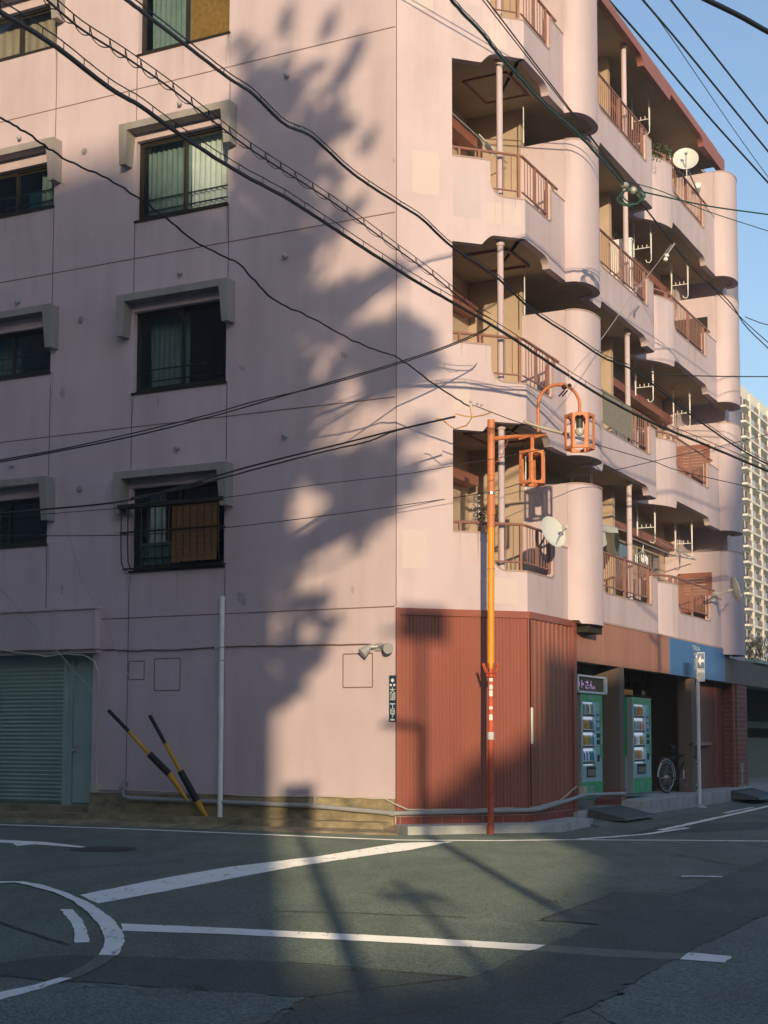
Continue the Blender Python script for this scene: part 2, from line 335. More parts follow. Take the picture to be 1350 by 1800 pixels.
sheet('road_patch', [(1330, 1545), (1360, 1542), (1360, 1562), (1310, 1563)], .0115, 'asph_light')
cr = MB()
for a, b in (((1002, 1600), (1500, 1604)), ((60, 1530), (360, 1510)), ((480, 1600), (820, 1612)), ((640, 1790), (1000, 1742)), ((1180, 1500), (1350, 1530)), ((-30, 1610), (120, 1660)), ((540, 1752), (820, 1717)), ((500, 1690), (820, 1717)), ((1085, 1567), (950, 1617)), ((1050, 1500), (1350, 1509))):
    pts = [(a[0]+(b[0]-a[0])*t/14+random.uniform(-3, 3), a[1]+(b[1]-a[1])*t/14+random.uniform(-.8, .8)) for t in range(15)]
    L, R = strip_px(pts, .022, .0095)
    for i in range(14): cr.quad(L[i], L[i+1], R[i+1], R[i])
tag(cr.build('road_crack', 'black'), kind='structure')
# markings
marking('edge_line', [(-60, 1447), (0, 1449.5), (200, 1456), (400, 1464), (560, 1471), (697, 1476.5), (860, 1477.5), (1000, 1476), (1200, 1477), (1420, 1479)], .14)
marking('edge_line', [(1017, 1475), (1075, 1471), (1137, 1466), (1175, 1460), (1209, 1455)], .13, .0145)
marking('edge_line', [(1161, 1459), (1195, 1452), (1230, 1444), (1290, 1431), (1350, 1417), (1430, 1399)], .14, .0145)
marking('edge_line', [(1273, 1429), (1323, 1419)], .1)
sheet('diagonal_line', [(140, 1573), (172, 1588), (330, 1559), (440, 1538), (520, 1523), (640, 1505), (720, 1494), (797, 1479), (700, 1482), (560, 1505), (400, 1524), (300, 1541)], .012, 'paint')
arc = [(0, 1549), (40, 1549), (75, 1555), (118, 1569), (160, 1588), (195, 1612), (212, 1632), (219, 1652), (213, 1668), (205, 1679)]
arci = [(173, 1678), (183, 1664), (184, 1645), (174, 1625), (156, 1604), (128, 1583), (92, 1567), (55, 1557), (25, 1551), (0, 1552)]
sheet('circle_line', arc+arci, .0165, 'paint')
sheet('circle_line', [(205, 1679), (172, 1678), (145, 1698), (105, 1718), (131, 1719), (175, 1700)], .0165, 'paint_f')
sheet('circle_line', [(131, 1718), (105, 1718), (60, 1731), (-60, 1757), (-60, 1772), (40, 1747)], .0165, 'paint')
sheet('circle_dash', [(106, 1598), (127, 1598), (143, 1614), (153, 1635), (157, 1656), (131, 1657), (131, 1640), (125, 1622)], .012, 'paint')
sheet('lane_line', [(212, 1623), (400, 1631), (700, 1646), (961, 1661), (938, 1671), (700, 1657), (400, 1642), (214, 1636)], .012, 'paint')
sheet('lane_line', [(961, 1661), (1100, 1670), (1205, 1676), (1195, 1686), (1080, 1682), (938, 1671)], .0135, 'paint_f')
sheet('lane_line', [(1211, 1674), (1284, 1680), (1287, 1684), (1274, 1692), (1195, 1686)], .0135, 'paint')
sheet('arrow_marking', [(-40, 1474), (80, 1480), (150, 1488), (145, 1490), (60, 1484), (30, 1487), (22, 1482), (-40, 1479)], .012, 'paint')
marking('faded_line', [(1198, 1540), (1235, 1540), (1272, 1541)], .1)
marking('faded_line', [(1190, 1543), (1272, 1544)], .05, .012, 'paint_f')
marking('faded_line', [(1120, 1567), (1195, 1571)], .05, .012, 'paint_f')
for sx_, sy_, n_, sc_ in ((100, 1742, 5, 1.0), (240, 1748, 6, .9), (940, 1585, 4, .7)):      # chalked surveyors' scribbles
    x = sx_
    for k in range(n_):
        pts = [(x+random.uniform(-2, 30)*sc_, sy_-k*2.5+random.uniform(-7, 7)) for _ in range(4)]
        marking('chalk_scribble', pts, .018, .0070+.0003*k, 'paint_f'); x += 24*sc_
mc = onG(182, 1493)
b = MB(); b.poly([(mc.x+.42*cos(a*pi/16), mc.y+.42*sin(a*pi/16), .006) for a in range(32)]); tag(b.build('manhole_cover', 'manhole'), 'round dark iron manhole cover in the road below the teal shutter', 'manhole')
# gutters / kerb
b = MB(); b.hexa([WL(-.35, 0, .62), WL(9.5, 0, .62), WL(9.5, 0, 0), WL(-.0, 0, .0), WL(-.3, .03, .60), WL(9.5, .03, .60), WL(9.5, .10, .05), WL(0, .10, .05)]); tag(b.build('gutter', 'plinth'), kind='structure')
b = MB(); b.fbox(WL, .05, 9.5, .0, .16, .05, .34); tag(b.build('kerb', 'plinth'), kind='structure')
b = MB(); b.prism([WA(-.03, .0, .05), WA(-.03, 0, .62), WA(LA+.28, 0, .62), WB(1.55, 0, .50), WB(1.62, 0, .05)], (0, 0, .125)); tag(b.build('corner_kerb', 'slab'), kind='structure')
b = MB(); b.hexa([WB(1.2, 0, .75), WB(60, 0, 1.15), WB(60, 0, .3), WB(1.7, 0, .1), WB(1.25, .003, .74), WB(60, .003, 1.14), WB(60, .09, .3), WB(1.75, .09, .1)]); tag(b.build('gutter', 'asph_light'), kind='structure')
b = MB(); b.fbox(WB, 4.55, 13.9, .0, .29, -2.4, .42); tag(b.build('walkway', 'slab'), kind='structure')
b = MB(); b.fbox(WB, 13.9, 60, .0, .24, -6, .3); tag(b.build('walkway', 'slab'), kind='structure')
b = MB(); b.fbox(WB, 1.9, 4.55, .0, .20, -2.4, .12); tag(b.build('walkway', 'slab'), kind='structure')
# ================================================================== APARTMENT BUILDING
APT = thing('apartment_building', 'pink five-storey corner apartment building with scalloped balconies and rounded columns', 'building')
H = {2: 4.61, 3: 7.60, 4: 10.60, 5: 13.58}
SILL = {2: 4.20, 3: 7.23, 4: 10.22, 5: 13.17}
def wall_grid(mb, fr, s0, s1, z0, z1, holes, rev=.16, o=0):
    ss = sorted({s0, s1, *[h[0] for h in holes], *[h[1] for h in holes]}); zz = sorted({z0, z1, *[h[2] for h in holes], *[h[3] for h in holes]})
    for i in range(len(ss)-1):
        for j in range(len(zz)-1):
            cs, cz = (ss[i]+ss[i+1])/2, (zz[j]+zz[j+1])/2
            if any(h[0] < cs < h[1] and h[2] < cz < h[3] for h in holes): continue
            mb.quad(fr(ss[i], zz[j], o), fr(ss[i+1], zz[j], o), fr(ss[i+1], zz[j+1], o), fr(ss[i], zz[j+1], o))
    for a, b_, c, d in holes:
        r = o-rev
        mb.quad(fr(a, c, o), fr(a, d, o), fr(a, d, r), fr(a, c, r)); mb.quad(fr(b_, c, o), fr(b_, d, o), fr(b_, d, r), fr(b_, c, r))
        mb.quad(fr(a, c, o), fr(b_, c, o), fr(b_, c, r), fr(a, c, r)); mb.quad(fr(a, d, o), fr(b_, d, o), fr(b_, d, r), fr(a, d, r))
COLS = [(3.13, 5.00), (6.79, 8.66)]
LIFT = [0.0, .57]
holes = [(a, b_, SILL[n]+LIFT[k_], SILL[n]+1.40) for k_, (a, b_) in enumerate(COLS) for n in SILL]
holes.append((5.74, 9.7, -.02, 2.90))
mb = MB(); wall_grid(mb, WL, 0, 10.2, 0, 15.75, holes, .22); mb.build('gable_wall', 'wall', APT)
# closing walls, roof deck (keeps the inside dark)
mb = MB(); q = [WL(10.2, 0), WL(10.2, 0, -11), WB(14.8, 0, -11), WB(14.8, 0, -.7)]
for i in range(3): a, b_ = q[i], q[i+1]; mb.quad(a, b_, b_+Vector((0, 0, 15.7)), a+Vector((0, 0, 15.7)))
mb.build('rear_wall', 'wall', APT)
mb = MB(); mb.prism([WL(10.15, 15.45, -.05), WL(10.15, 15.45, -10.9), WB(14.7, 15.45, -10.9), WB(14.7, 15.45, -.75), WB(12.9, 15.45, -.75), WB(12.9, 15.45, -.14), WB(0, 15.45, -.14), WA(0, 15.45, -.1)], (0, 0, .12)); mb.build('roof_deck', 'hood', APT)
# shutter bay recess
mb = MB(); mb.quad(WL(5.74, 0, -.22), WL(9.7, 0, -.22), WL(9.7, 2.9, -.22), WL(5.74, 2.9, -.22)); mb.build('recess_wall', 'teald', APT)
sh = MB(); n_ = 34
for k in range(n_):
    z0 = .30+k*(2.38/n_); z1 = z0+2.38/n_
    sh.quad(WL(6.44, z0, -.19), WL(9.6, z0, -.19), WL(9.6, z0+.05, -.155), WL(6.44, z0+.05, -.155)); sh.quad(WL(6.44, z0+.05, -.155), WL(9.6, z0+.05, -.155), WL(9.6, z1, -.19), WL(6.44, z1, -.19))
sh.build('roller_shutter', 'teal', APT)
mb = MB(); mb.fbox(WL, 6.40, 6.47, .25, 2.75, -.215, -.13); mb.fbox(WL, 6.30, 6.40, .25, 2.75, -.215, -.17); mb.build('shutter_guide', 'teald', APT)
DO = MB().fbox(WL, 5.79, 6.28, .31, 2.14, -.215, -.185).build('door', 'teald', APT)
mb = MB(); mb.fbox(WL, 6.18, 6.26, 1.16, 1.30, -.185, -.175); mb.tube([WL(6.22, 1.2, -.175), WL(6.22, 1.2, -.12)], .016); mb.sphere(WL(6.22, 1.2, -.11), .028); mb.build('handle', 'steel', DO, True)
mb = MB(); mb.fbox(WL, 5.60, 10.2, 2.90, 3.58, -.02, .14); mb.fbox(WL, 5.58, 10.2, 3.58, 3.62, -.02, .17); mb.fbox(WL, 5.60, 10.2, 2.84, 2.90, -.2, .11); mb.build('shutter_box', 'wall', APT)
# plinth
mb = MB(); mb.fbox(WL, .02, 5.74, 0, .50, -.05, .035); mb.fbox(WL, .02, 5.74, 0, .27, .035, .06); mb.fbox(WL, 5.74, 9.8, 0, .27, -.2, -.05); mb.build('plinth', 'plinth', APT)
# panel joints
mb = MB()
for z in (12.56, 9.565, 6.645): mb.fbox(WL, .03, 10.2, z-.009, z+.009, -.01, .0025)
mb.fbox(WL, .03, 5.6, 3.40, 3.418, -.01, .0025)
mb.fbox(WL, -.0, .012, 3.42, 15.7, -.01, .003)
for s in (3.105, 5.015, 6.78):
    lf = .57 if s > 6 else 0; segs = [(0.5 if s < 5.5 else 3.62, 4.18+lf)]+[(SILL[n]+1.72, SILL[n+1]-.02+lf) for n in (2, 3, 4)]
    for a, b_ in segs: mb.fbox(WL, s-.008, s+.008, a, b_, -.01, .0022)
for a, b_, c, d in ((4.68, 4.99, 2.38, 2.68), (3.96, 4.47, 2.19, 2.71), (.41, .92, 2.19, 2.70)):
    for (p, q_, r, t) in ((a, b_, c-.012, c+.006), (a, b_, d-.006, d+.012), (a-.01, a+.006, c, d), (b_-.006, b_+.01, c, d)): mb.fbox(WL, p, q_, r, t, -.01, .0035)
mb.build('panel_joint', 'joint', APT)
# stains
for k, (x, y, w_, h_) in enumerate(((110, 692, .10, .22), (278, 706, .05, .2), (426, 648, .12, .1), (605, 624, .12, .1), (425, 1052, .18, .2), (109, 1038, .05, .18), (112, 325, .05, .1), (620, 1036, .06, .12), (692, 282, .03, .11), (698, 432, .04, .13))):
    s, z = onF(WL, x, y); pts = [WL(s+w_*.5*cos(a)*random.uniform(.55, 1.4), z+h_*.5*sin(a)*random.uniform(.6, 1.35)+.25*w_*cos(a), .0035) for a in [i*2*pi/22 for i in range(22)]]
    MB().poly(pts).build('wall_stain', 'stain', APT)
random.seed(9)
for k_, (a_, b__) in enumerate(COLS):
    for n in SILL:
        for k in range(5):
            s_ = random.choice([a_-.02, b__+.02, random.uniform(a_, b__)])+random.uniform(-.04, .04); L_ = random.uniform(.25, .9); w_ = random.uniform(.012, .03)
            MB().poly([WL(s_-w_, SILL[n]+LIFT[k_]-.04, .003), WL(s_+w_, SILL[n]+LIFT[k_]-.04, .003), WL(s_+w_*.6, SILL[n]+LIFT[k_]-.04-L_*.6, .003), WL(s_+w_*.1, SILL[n]+LIFT[k_]-.04-L_, .003), WL(s_-w_*.5, SILL[n]+LIFT[k_]-.04-L_*.5, .003)]).build('dirt_run', 'run', APT)
# vents / knobs
for x, y in ((504, 132), (501, 450), (500, 766), (316, 182), (316, 480), (311, 787), (30, 530), (20, 818), (34, 242)):
    s, z = onF(WL, x, y, .05); mb = MB(); mb.tube([WL(s, z, 0), WL(s, z, .05)], .028); mb.sphere(WL(s, z, .065), .042, sc=(1, 1, 1)); mb.build('vent_cap', 'galv', APT, True)
for x, y in ((148, 266), (142, 562), (139, 860)):
    s, z = onF(WL, x, y, .01); mb = MB(); mb.tube([WL(s, z, -.01), WL(s, z, .015)], .062, 14); mb.tube([WL(s, z, .015), WL(s, z, .03)], .035, 12); mb.build('vent_cover', 'hood', APT)
# windows
def window(fr, s0, s1, z0, z1, kind, o=-.12):
    f = MB(); t = .045
    f.fbox(fr, s0+.001, s1-.001, z0+.001, z0+t, o-.08, o+.04); f.fbox(fr, s0+.001, s1-.001, z1-t, z1-.001, o-.08, o+.02)
    f.fbox(fr, s0+.001, s0+t, z0+t, z1-t, o-.08, o+.02); f.fbox(fr, s1-t, s1-.001, z0+t, z1-t, o-.08, o+.02)
    f.fbox(fr, s0-.02, s1+.02, z0-.035, z0, o, .025)
    W = f.build('window', 'bronze', APT); mid = (s0+s1)/2
    for (a, b_, oo) in ((s0+t, mid+.02, o-.03), (mid-.02, s1-t, o)):
        s_ = MB()
        s_.fbox(fr, a, b_, z0+t, z0+t+.05, oo-.015, oo+.015); s_.fbox(fr, a, b_, z1-t-.04, z1-t, oo-.015, oo+.015)
        s_.fbox(fr, a, a+.04, z0+t+.05, z1-t-.04, oo-.015, oo+.015); s_.fbox(fr, b_-.04, b_, z0+t+.05, z1-t-.04, oo-.015, oo+.015); s_.build('sash', 'bronze', W)
        MB().fbox(fr, a+.04, b_-.04, z0+t+.05, z1-t-.04, oo-.004, oo+.004).build('pane', 'glass', W)
    def curt(a, b_, c, d, m, oo, amp=.025, pitch=.11, name='curtain'):
        n = int((b_-a)/.012); mb = MB(); zs = [c+(d-c)*k/6 for k in range(7)]
        P = [[fr(a+(b_-a)*i/n, z, oo+amp*sin(2*pi*(a+(b_-a)*i/n)/pitch+.5*sin(z*2+i*.05))*(1.2-.5*(z-c)/(d-c))) for z in zs] for i in range(n+1)]
        for i in range(n):
            for k in range(6): mb.quad(P[i][k], P[i+1][k], P[i+1][k+1], P[i][k+1])
        mb.build(name, m, W, True)
    ci = o-.18
    if kind == 'full': curt(mid, s1-.05, z0+.03, z1, 'curtain', ci); curt(s0+.05, mid, z0+.03, z1, 'curtain_w', ci-.02)
    elif kind == 'left': curt(mid+.1, s1-.05, z0+.03, z1, 'curtain', ci-.15)
    elif kind == 'blind': curt(mid, s1-.05, z0+.03, z1, 'curtain', ci-.05); curt(s0+.06, mid-.03, z0+.05, z1, 'reed', o-.07, .004, .03, 'reed_blind')
    elif kind == 'part': curt(s1-.45, s1-.1, z0+.03, z1, 'curtain_w', ci-.1)
    elif kind == 'cream': curt(s0+.06, s1-.06, z0+.03, z1, 'inner', ci-.02, .01, .2)
    elif kind == 'mix': curt(s0+.06, s0+.5, z0+.03, z1, 'curtain', ci); MB().fbox(fr, s0+.5, mid-.05, z0+.05, z0+.5, ci-.1, ci-.08).build('screen_panel', 'navy', W)
    if kind in ('full', 'left', 'part', 'mix'):
        br = MB()
        for zb in (z0+.22, z0+.42): br.fbox(fr, s0+.03, s1-.03, zb, zb+.022, o-.145, o-.125)
        br.build('guard_bar', 'bronze', W)
    return W
def hood(s0, s1, zs, lift=0):
    zt = zs+1.67+(.06 if lift else 0); p = MB(); d = .25; w1 = .15
    p.fbox(WL, s0-.17, s1+.20, zt-.14, zt-.02, 0, d)
    for (a, b_, tp) in ((s0-.17, s0-.17+w1, .06), (s1+.20-w1, s1+.20, -.06)):      # legs widen towards the top on their inner side
        i0, i1 = (a, b_) 
        if tp > 0: P = [WL(i0, zs+.95, 0), WL(i1-.03, zs+.95, 0), WL(i1-.03, zs+.95, d-.03), WL(i0, zs+.95, d-.03), WL(i0, zt-.14, 0), WL(i1+.02, zt-.14, 0), WL(i1+.02, zt-.14, d), WL(i0, zt-.14, d)]
        else: P = [WL(i0+.03, zs+.95, 0), WL(i1, zs+.95, 0), WL(i1, zs+.95, d-.03), WL(i0+.03, zs+.95, d-.03), WL(i0-.02, zt-.14, 0), WL(i1, zt-.14, 0), WL(i1, zt-.14, d), WL(i0-.02, zt-.14, d)]
        p.hexa(P)
    p.build('window_hood', 'hood', APT)
kinds = {(0, 2): 'blind', (0, 3): 'left', (0, 4): 'full', (0, 5): 'blind', (1, 2): 'part', (1, 3): 'left', (1, 4): 'mix', (1, 5): 'cream'}
for ci_, (a, b_) in enumerate(COLS):
    for n in SILL:
        window(WL, a, b_, SILL[n]+LIFT[ci_], SILL[n]+1.40, 'part' if (ci_, n) == (0, 2) else kinds[(ci_, n)])
        if not (ci_ == 0 and n == 5): hood(a, b_, SILL[n], LIFT[ci_])
# window grille with a reed blind, second floor
gr = MB(); z0, z1 = 4.20, 5.24
for k in range(15):
    s = 3.10+k*(5.04-3.10)/14; gr.tube([WL(s, z1, .21), WL(s, z0+.45, .21), WL(s, z0+.12, .19), WL(s, z0+.02, .12)], .011, 6)
for z in (z1-.02, z0+.62): gr.tube([WL(3.08, z, .05), WL(3.08, z, .21), WL(5.06, z, .21), WL(5.06, z, .05)], .016, 6)
gr.tube([WL(3.08, z0+.02, .03), WL(3.08, z0+.02, .12), WL(5.06, z0+.02, .12), WL(5.06, z0+.02, .03)], .016, 6)
gr.fbox(WL, 3.0, 5.1, z1-.01, z1+.05, .1, .25); gr.build('window_grille', 'bronze', APT)
rb = MB(); nn = 46
for k in range(nn): z = z0+.08+k*(.98/nn); rb.fbox(WL, 3.14, 4.02, z, z+.017, .19, .20)
rb.build('reed_blind', 'reedd', APT)
MB().fbox(WL, 4.15, 5.0, z0+.05, z0+.5, -.33, -.30).build('screen_panel', 'curtain', APT)
# ---------------- facet A wall + cladding
mb = MB(); wall_grid(mb, WA, 0, .92, 3.39, 15.7, []); mb.quad(WA(.92, 4.5, 0), WA(.92, 15.7, 0), WA(.92, 15.7, -.2), WA(.92, 4.5, -.2)); mb.quad(WA(.92, 4.5, -.2), WA(.92, 15.7, -.2), WA(.0, 15.7, -.2), WA(.0, 4.5, -.2)); mb.build('corner_wall', 'wall', APT)
def corrug(mb, fr, s0, s1, z0, z1, pitch, amp, o):
    n = int(round((s1-s0)/pitch)); p = (s1-s0)/n
    for k in range(n):
        a = s0+k*p; am2 = amp*random.uniform(.75, 1.25); dd = random.uniform(-.05, .05)
        for u0, u1, o0, o1 in ((0, .38+dd, 0, 0), (.38+dd, .5+dd, 0, -am2), (.5+dd, .88, -am2, -am2), (.88, 1, -am2, 0)):
            mb.quad(fr(a+u0*p, z0, o+o0), fr(a+u1*p, z0, o+o1), fr(a+u1*p, z1, o+o1), fr(a+u0*p, z1, o+o0))
mb = MB(); corrug(mb, WA, .03, 2.14, .27, 3.28, .058, .009, .03); mb.build('wall_cladding', 'clad', APT)
mb = MB(); corrug(mb, WB, .03, 2.0, .27, 3.28, .20, .022, .035); mb.build('wall_cladding', 'clad2', APT)
mb = MB(); mb.fbox(WA, -.012, .035, .25, 3.39, -.03, .05); mb.fbox(WA, .035, LA, 3.28, 3.385, -.03, .055); mb.fbox(WB, .0, 2.0, 3.28, 3.385, -.03, .055); mb.fbox(WA, LA-.02, LA+.005, .25, 3.28, -.02, .05)
mb.fbox(WB, 1.93, 2.08, .05, 3.40, -.1, .06); mb.build('cladding_trim', 'clad', APT)
MB().fbox(WB, .005, .03, 1.33, 1.89, .04, .07).build('white_strip', 'white', APT)
mb = MB(); mb.fbox(WA, 0, LA, .0, .27, -.02, .035); mb.fbox(WB, 0, 2.05, .0, .27, -.02, .035); mb.build('tiled_base', 'tile', APT)
mb = MB(); mb.quad(WA(0, 0, -.05), WA(LA, 0, -.05), WA(LA, 3.4, -.05), WA(0, 3.4, -.05)); mb.quad(WB(0, 0, -.05), WB(2.0, 0, -.05), WB(2.0, 3.4, -.05), WB(0, 3.4, -.05)); mb.quad(WB(2.0, 0, -.05), WB(2.0, 3.4, -.05), WB(2.0, 3.4, -2.4), WB(2.0, 0, -2.4)); mb.build('backing_wall', 'clad', APT)
# ---------------- balcony path
def arcpts(cx, cy, r, a0, a1, n): return [(cx+r*cos(radians(a0+(a1-a0)*i/n)), cy+r*sin(radians(a0+(a1-a0)*i/n))) for i in range(n+1)]
def nose(s0):
    cx, a, b_, n = s0+.565, .565, .365, 2.3; P = [(s0, 0.0)]
    for k in range(1, 30):
        t = pi-pi*k/29; c_, q = cos(t), sin(t)
        P.append((cx+a*math.copysign(abs(c_)**(2/n), c_), b_*abs(q)**(2/n)))
    return P
N1, N2 = 1.85, 12.0
def path(no_nose=False):
    """list of (frame tag, s, off, segment tag)"""
    out = []
    def add(s, o, seg): out.append((s, o, seg))
    def lin(a, b_, seg, st=.02):
        n = max(1, int(round((b_-a)/st)))
        for i in range(n+1): add(a+(b_-a)*i/n, 0.0, seg)
    lin(.92, LA, 'A', .02); lin(0.0, N1, 'B', .02)
    if no_nose: lin(N1+.02, 7.0, 'B', .02)
    else:
        for s, o in nose(N1): add(s, o, 'N')
        lin(3.07, 7.0, 'B', .02)
    if no_nose: lin(7.04, 8.40, 'B', .04)
    for s, o in [] if no_nose else [(7.06, -.01), (7.11, -.05), (7.14, -.12), (7.14, -.25), (7.16, -.38), (7.24, -.47), (7.38, -.47), (7.52, -.40), (7.68, -.27), (7.84, -.17), (8.0, -.10), (8.18, -.04), (8.38, -.005)]: add(s, o, 'B' )
    lin(8.42, N2, 'B', .02)
    if no_nose: lin(N2+.02, 13.07, 'B', .05)
    else:
        for s, o in nose(N2): add(s, o, 'N')
    return out
def P2(pt):
    s, o, seg = pt
    v = (WA if seg == 'A' else WB)(s, 0, o); return Vector((v.x, v.y))
def qarc(x, x0, r, depth):      # 0 at x<=x0, then sharp drop with a rounded foot of radius r reaching -depth
    if x <= x0: return 0
    if x >= x0+r: return -depth
    u = (x-x0)/r; return -(depth-r)-(r)*sqrt(max(0, 1-(1-u)**2)) if depth > r else -depth*u
def prof_top(pt, h, cap=1.10):
    s, o, seg = pt; D = .58
    if seg == 'N': return h+cap
    if seg == 'A': return h+qarc(s, 1.57, .25, D)
    if s < 1.6:
        return h-D if s <= 1.10 else h+qarc(2.36-s, 1.14, .12, D)
    if s < 3.5: return h
    if s < 5: return h+qarc(s, 3.62, .25, D)
    if s < 7.3: return h+qarc(13.28-s, 6.6, .12, D)
    if s < 9.5: return h+qarc(s, 8.47, .25, D)
    return h+qarc(22.2-s, 11.1, .12, D)
def sm(x, a, b_): u = min(1, max(0, (x-a)/(b_-a))); return u
def prof_bot(pt, h, first=False, low=None):
    s, o, seg = pt
    if first: return 3.385 if (seg == 'A' or s < 1.9) else (3.33 if seg == 'N' else 3.48)
    L = h-1.40 if low is None else low; R = .165
    if seg == 'N': return L-.02
    if seg == 'A': u = sm(s, 1.42, 1.64); return L+R*sin(u*pi/2)
    if s < 1.9: u = sm(s, .80, 1.10); return L+R*sqrt(max(0, 1-u*u)) if u < 1 else L
    if s < 5: return L+R*sm(s, 3.68, 3.76)
    if s < 7.5: u = sm(s, 6.25, 6.55); return L+R*sqrt(max(0, 1-u*u))
    if s < 9.5: return L+R*sm(s, 8.43, 8.51)
    u = sm(s, 10.85, 11.15); return L+R*sqrt(max(0, 1-u*u))
def inset(pts, th):
    out = []; n = len(pts)
    for i in range(n):
        a = pts[max(i-1, 0)]; c = pts[min(i+1, n-1)]; p = pts[i]
        d1 = (p-a); d2 = (c-p)
        if d1.length < 1e-6: d1 = d2
        if d2.length < 1e-6: d2 = d1
        d1 = d1.normalized(); d2 = d2.normalized(); n1 = Vector((-d1.y, d1.x)); n2 = Vector((-d2.y, d2.x)); m = (n1+n2)
        if m.length < .1: m = n1
        m.normalize(); k = 1/max(.6, m.dot(n1)); out.append(p+m*th*k)
    return out
def band(name, pp, top, bot, th, m, parent, cap=True):
    pl = [P2(p) for p in pp]; inn = inset(pl, th); mb = MB(); n = len(pp); V = []
    # duplicate samples across steps so verticals stay vertical
    for i in range(n): V.append((pl[i], inn[i], top[i], bot[i]))
    for i in range(n-1):
        (p, q, t, b_), (p2, q2, t2, b2) = V[i], V[i+1]
        a3 = lambda v, z: (v.x, v.y, z)
        mb.quad(a3(p, b_), a3(p2, b2), a3(p2, t2), a3(p, t)); mb.quad(a3(q, b_), a3(q2, b2), a3(q2, t2), a3(q, t))
        mb.quad(a3(p, t), a3(p2, t2), a3(q2, t2), a3(q, t)); mb.quad(a3(p, b_), a3(p2, b2), a3(q2, b2), a3(q, b_))
    for e in (0, n-1):
        p, q, t, b_ = V[e]; mb.quad((p.x, p.y, b_), (q.x, q.y, b_), (q.x, q.y, t), (p.x, p.y, t))
    return mb.build(name, m, parent)
PP = path()
def stepify(pp, f):
    """evaluate f and insert near-vertical jumps where neighbouring values differ strongly"""
    out = []
    for i, p in enumerate(pp):
        if i and pp[i-1][2] == p[2]:
            a, b_ = f(pp[i-1])[0], f(p)[0]
            if abs(a-b_) > .12:
                s_m = (pp[i-1][0]+p[0])/2; out.append((s_m-.004, pp[i-1][1], p[2])); out.append((s_m+.004, p[1], p[2]))
        out.append(p)
    return out
for n, h in H.items():
    f = lambda p: (prof_top(p, h), 0)
    pp = stepify(PP, f)
    band('balcony_parapet', pp, [prof_top(p, h) for p in pp], [prof_bot(p, h, n == 2) for p in pp], .13, 'wall', APT)
    # metal coping line along the parapet top
    mb = MB(); pl = [P2(p) for p in pp]; oo = inset(pl, -.008); ii = inset(pl, .03)
    for i in range(len(pp)-1):
        if pp[i][2] != pp[i+1][2]: continue
        t, t2 = prof_top(pp[i], h), prof_top(pp[i+1], h)
        mb.quad((oo[i].x, oo[i].y, t-.022), (oo[i+1].x, oo[i+1].y, t2-.022), (oo[i+1].x, oo[i+1].y, t2+.004), (oo[i].x, oo[i].y, t+.004))
        mb.quad((oo[i].x, oo[i].y, t+.004), (oo[i+1].x, oo[i+1].y, t2+.004), (ii[i+1].x, ii[i+1].y, t2+.004), (ii[i].x, ii[i].y, t+.004))
    mb.build('coping', 'cap', APT)
# roof eave band, painted red
PE = path(True); band('roof_eave', PE, [15.32 for p in PE], [prof_bot(p, 0, False, 14.98) for p in PE], .13, 'eave', APT)
# slabs with boarded soffits
def slab(z0, z1, name, m, nosed=True):
    pl = inset([P2(p) for p in (PP if nosed else PE)], .125)
    pts = [(p.x, p.y) for p in pl]
    e = WB(13.1, 0, -1.5); e2 = WB(2, 0, -2.4); e3 = WB(-1.1, 0, -2.3); e4 = WA(.85, 0, -.15)
    pts += [(e.x, e.y), (WB(2.0, 0, -1.5).x, WB(2.0, 0, -1.5).y), (e2.x, e2.y), (e3.x, e3.y), (e4.x, e4.y)]
    mb = MB(); mb.prism([(x, y, z0) for x, y in pts], (0, 0, z1-z0)); return mb.build(name, m, APT)
for n, h in H.items():
    slab(h-1.10, h-1.02, 'balcony_floor', 'slab')
    if n > 2: slab(h-1.20, h-1.105, 'soffit', 'soffit')
slab(15.20, 15.30, 'soffit', 'soffit', False)
for n, h in H.items():
    for s0 in (N1, N2):
        zb = (3.33 if n == 2 else h-1.42)+.03; pl = inset([P2(p) for p in PP if p[2] == 'N' and s0 <= p[0] < s0+2], .125)
        mb = MB(); mb.prism([(p.x, p.y, zb) for p in pl]+[tuple(WB(s0+1.3, zb, -.2)), tuple(WB(s0, zb, -.2))], (0, 0, .04)); mb.build('column_underside', 'soffit', APT)
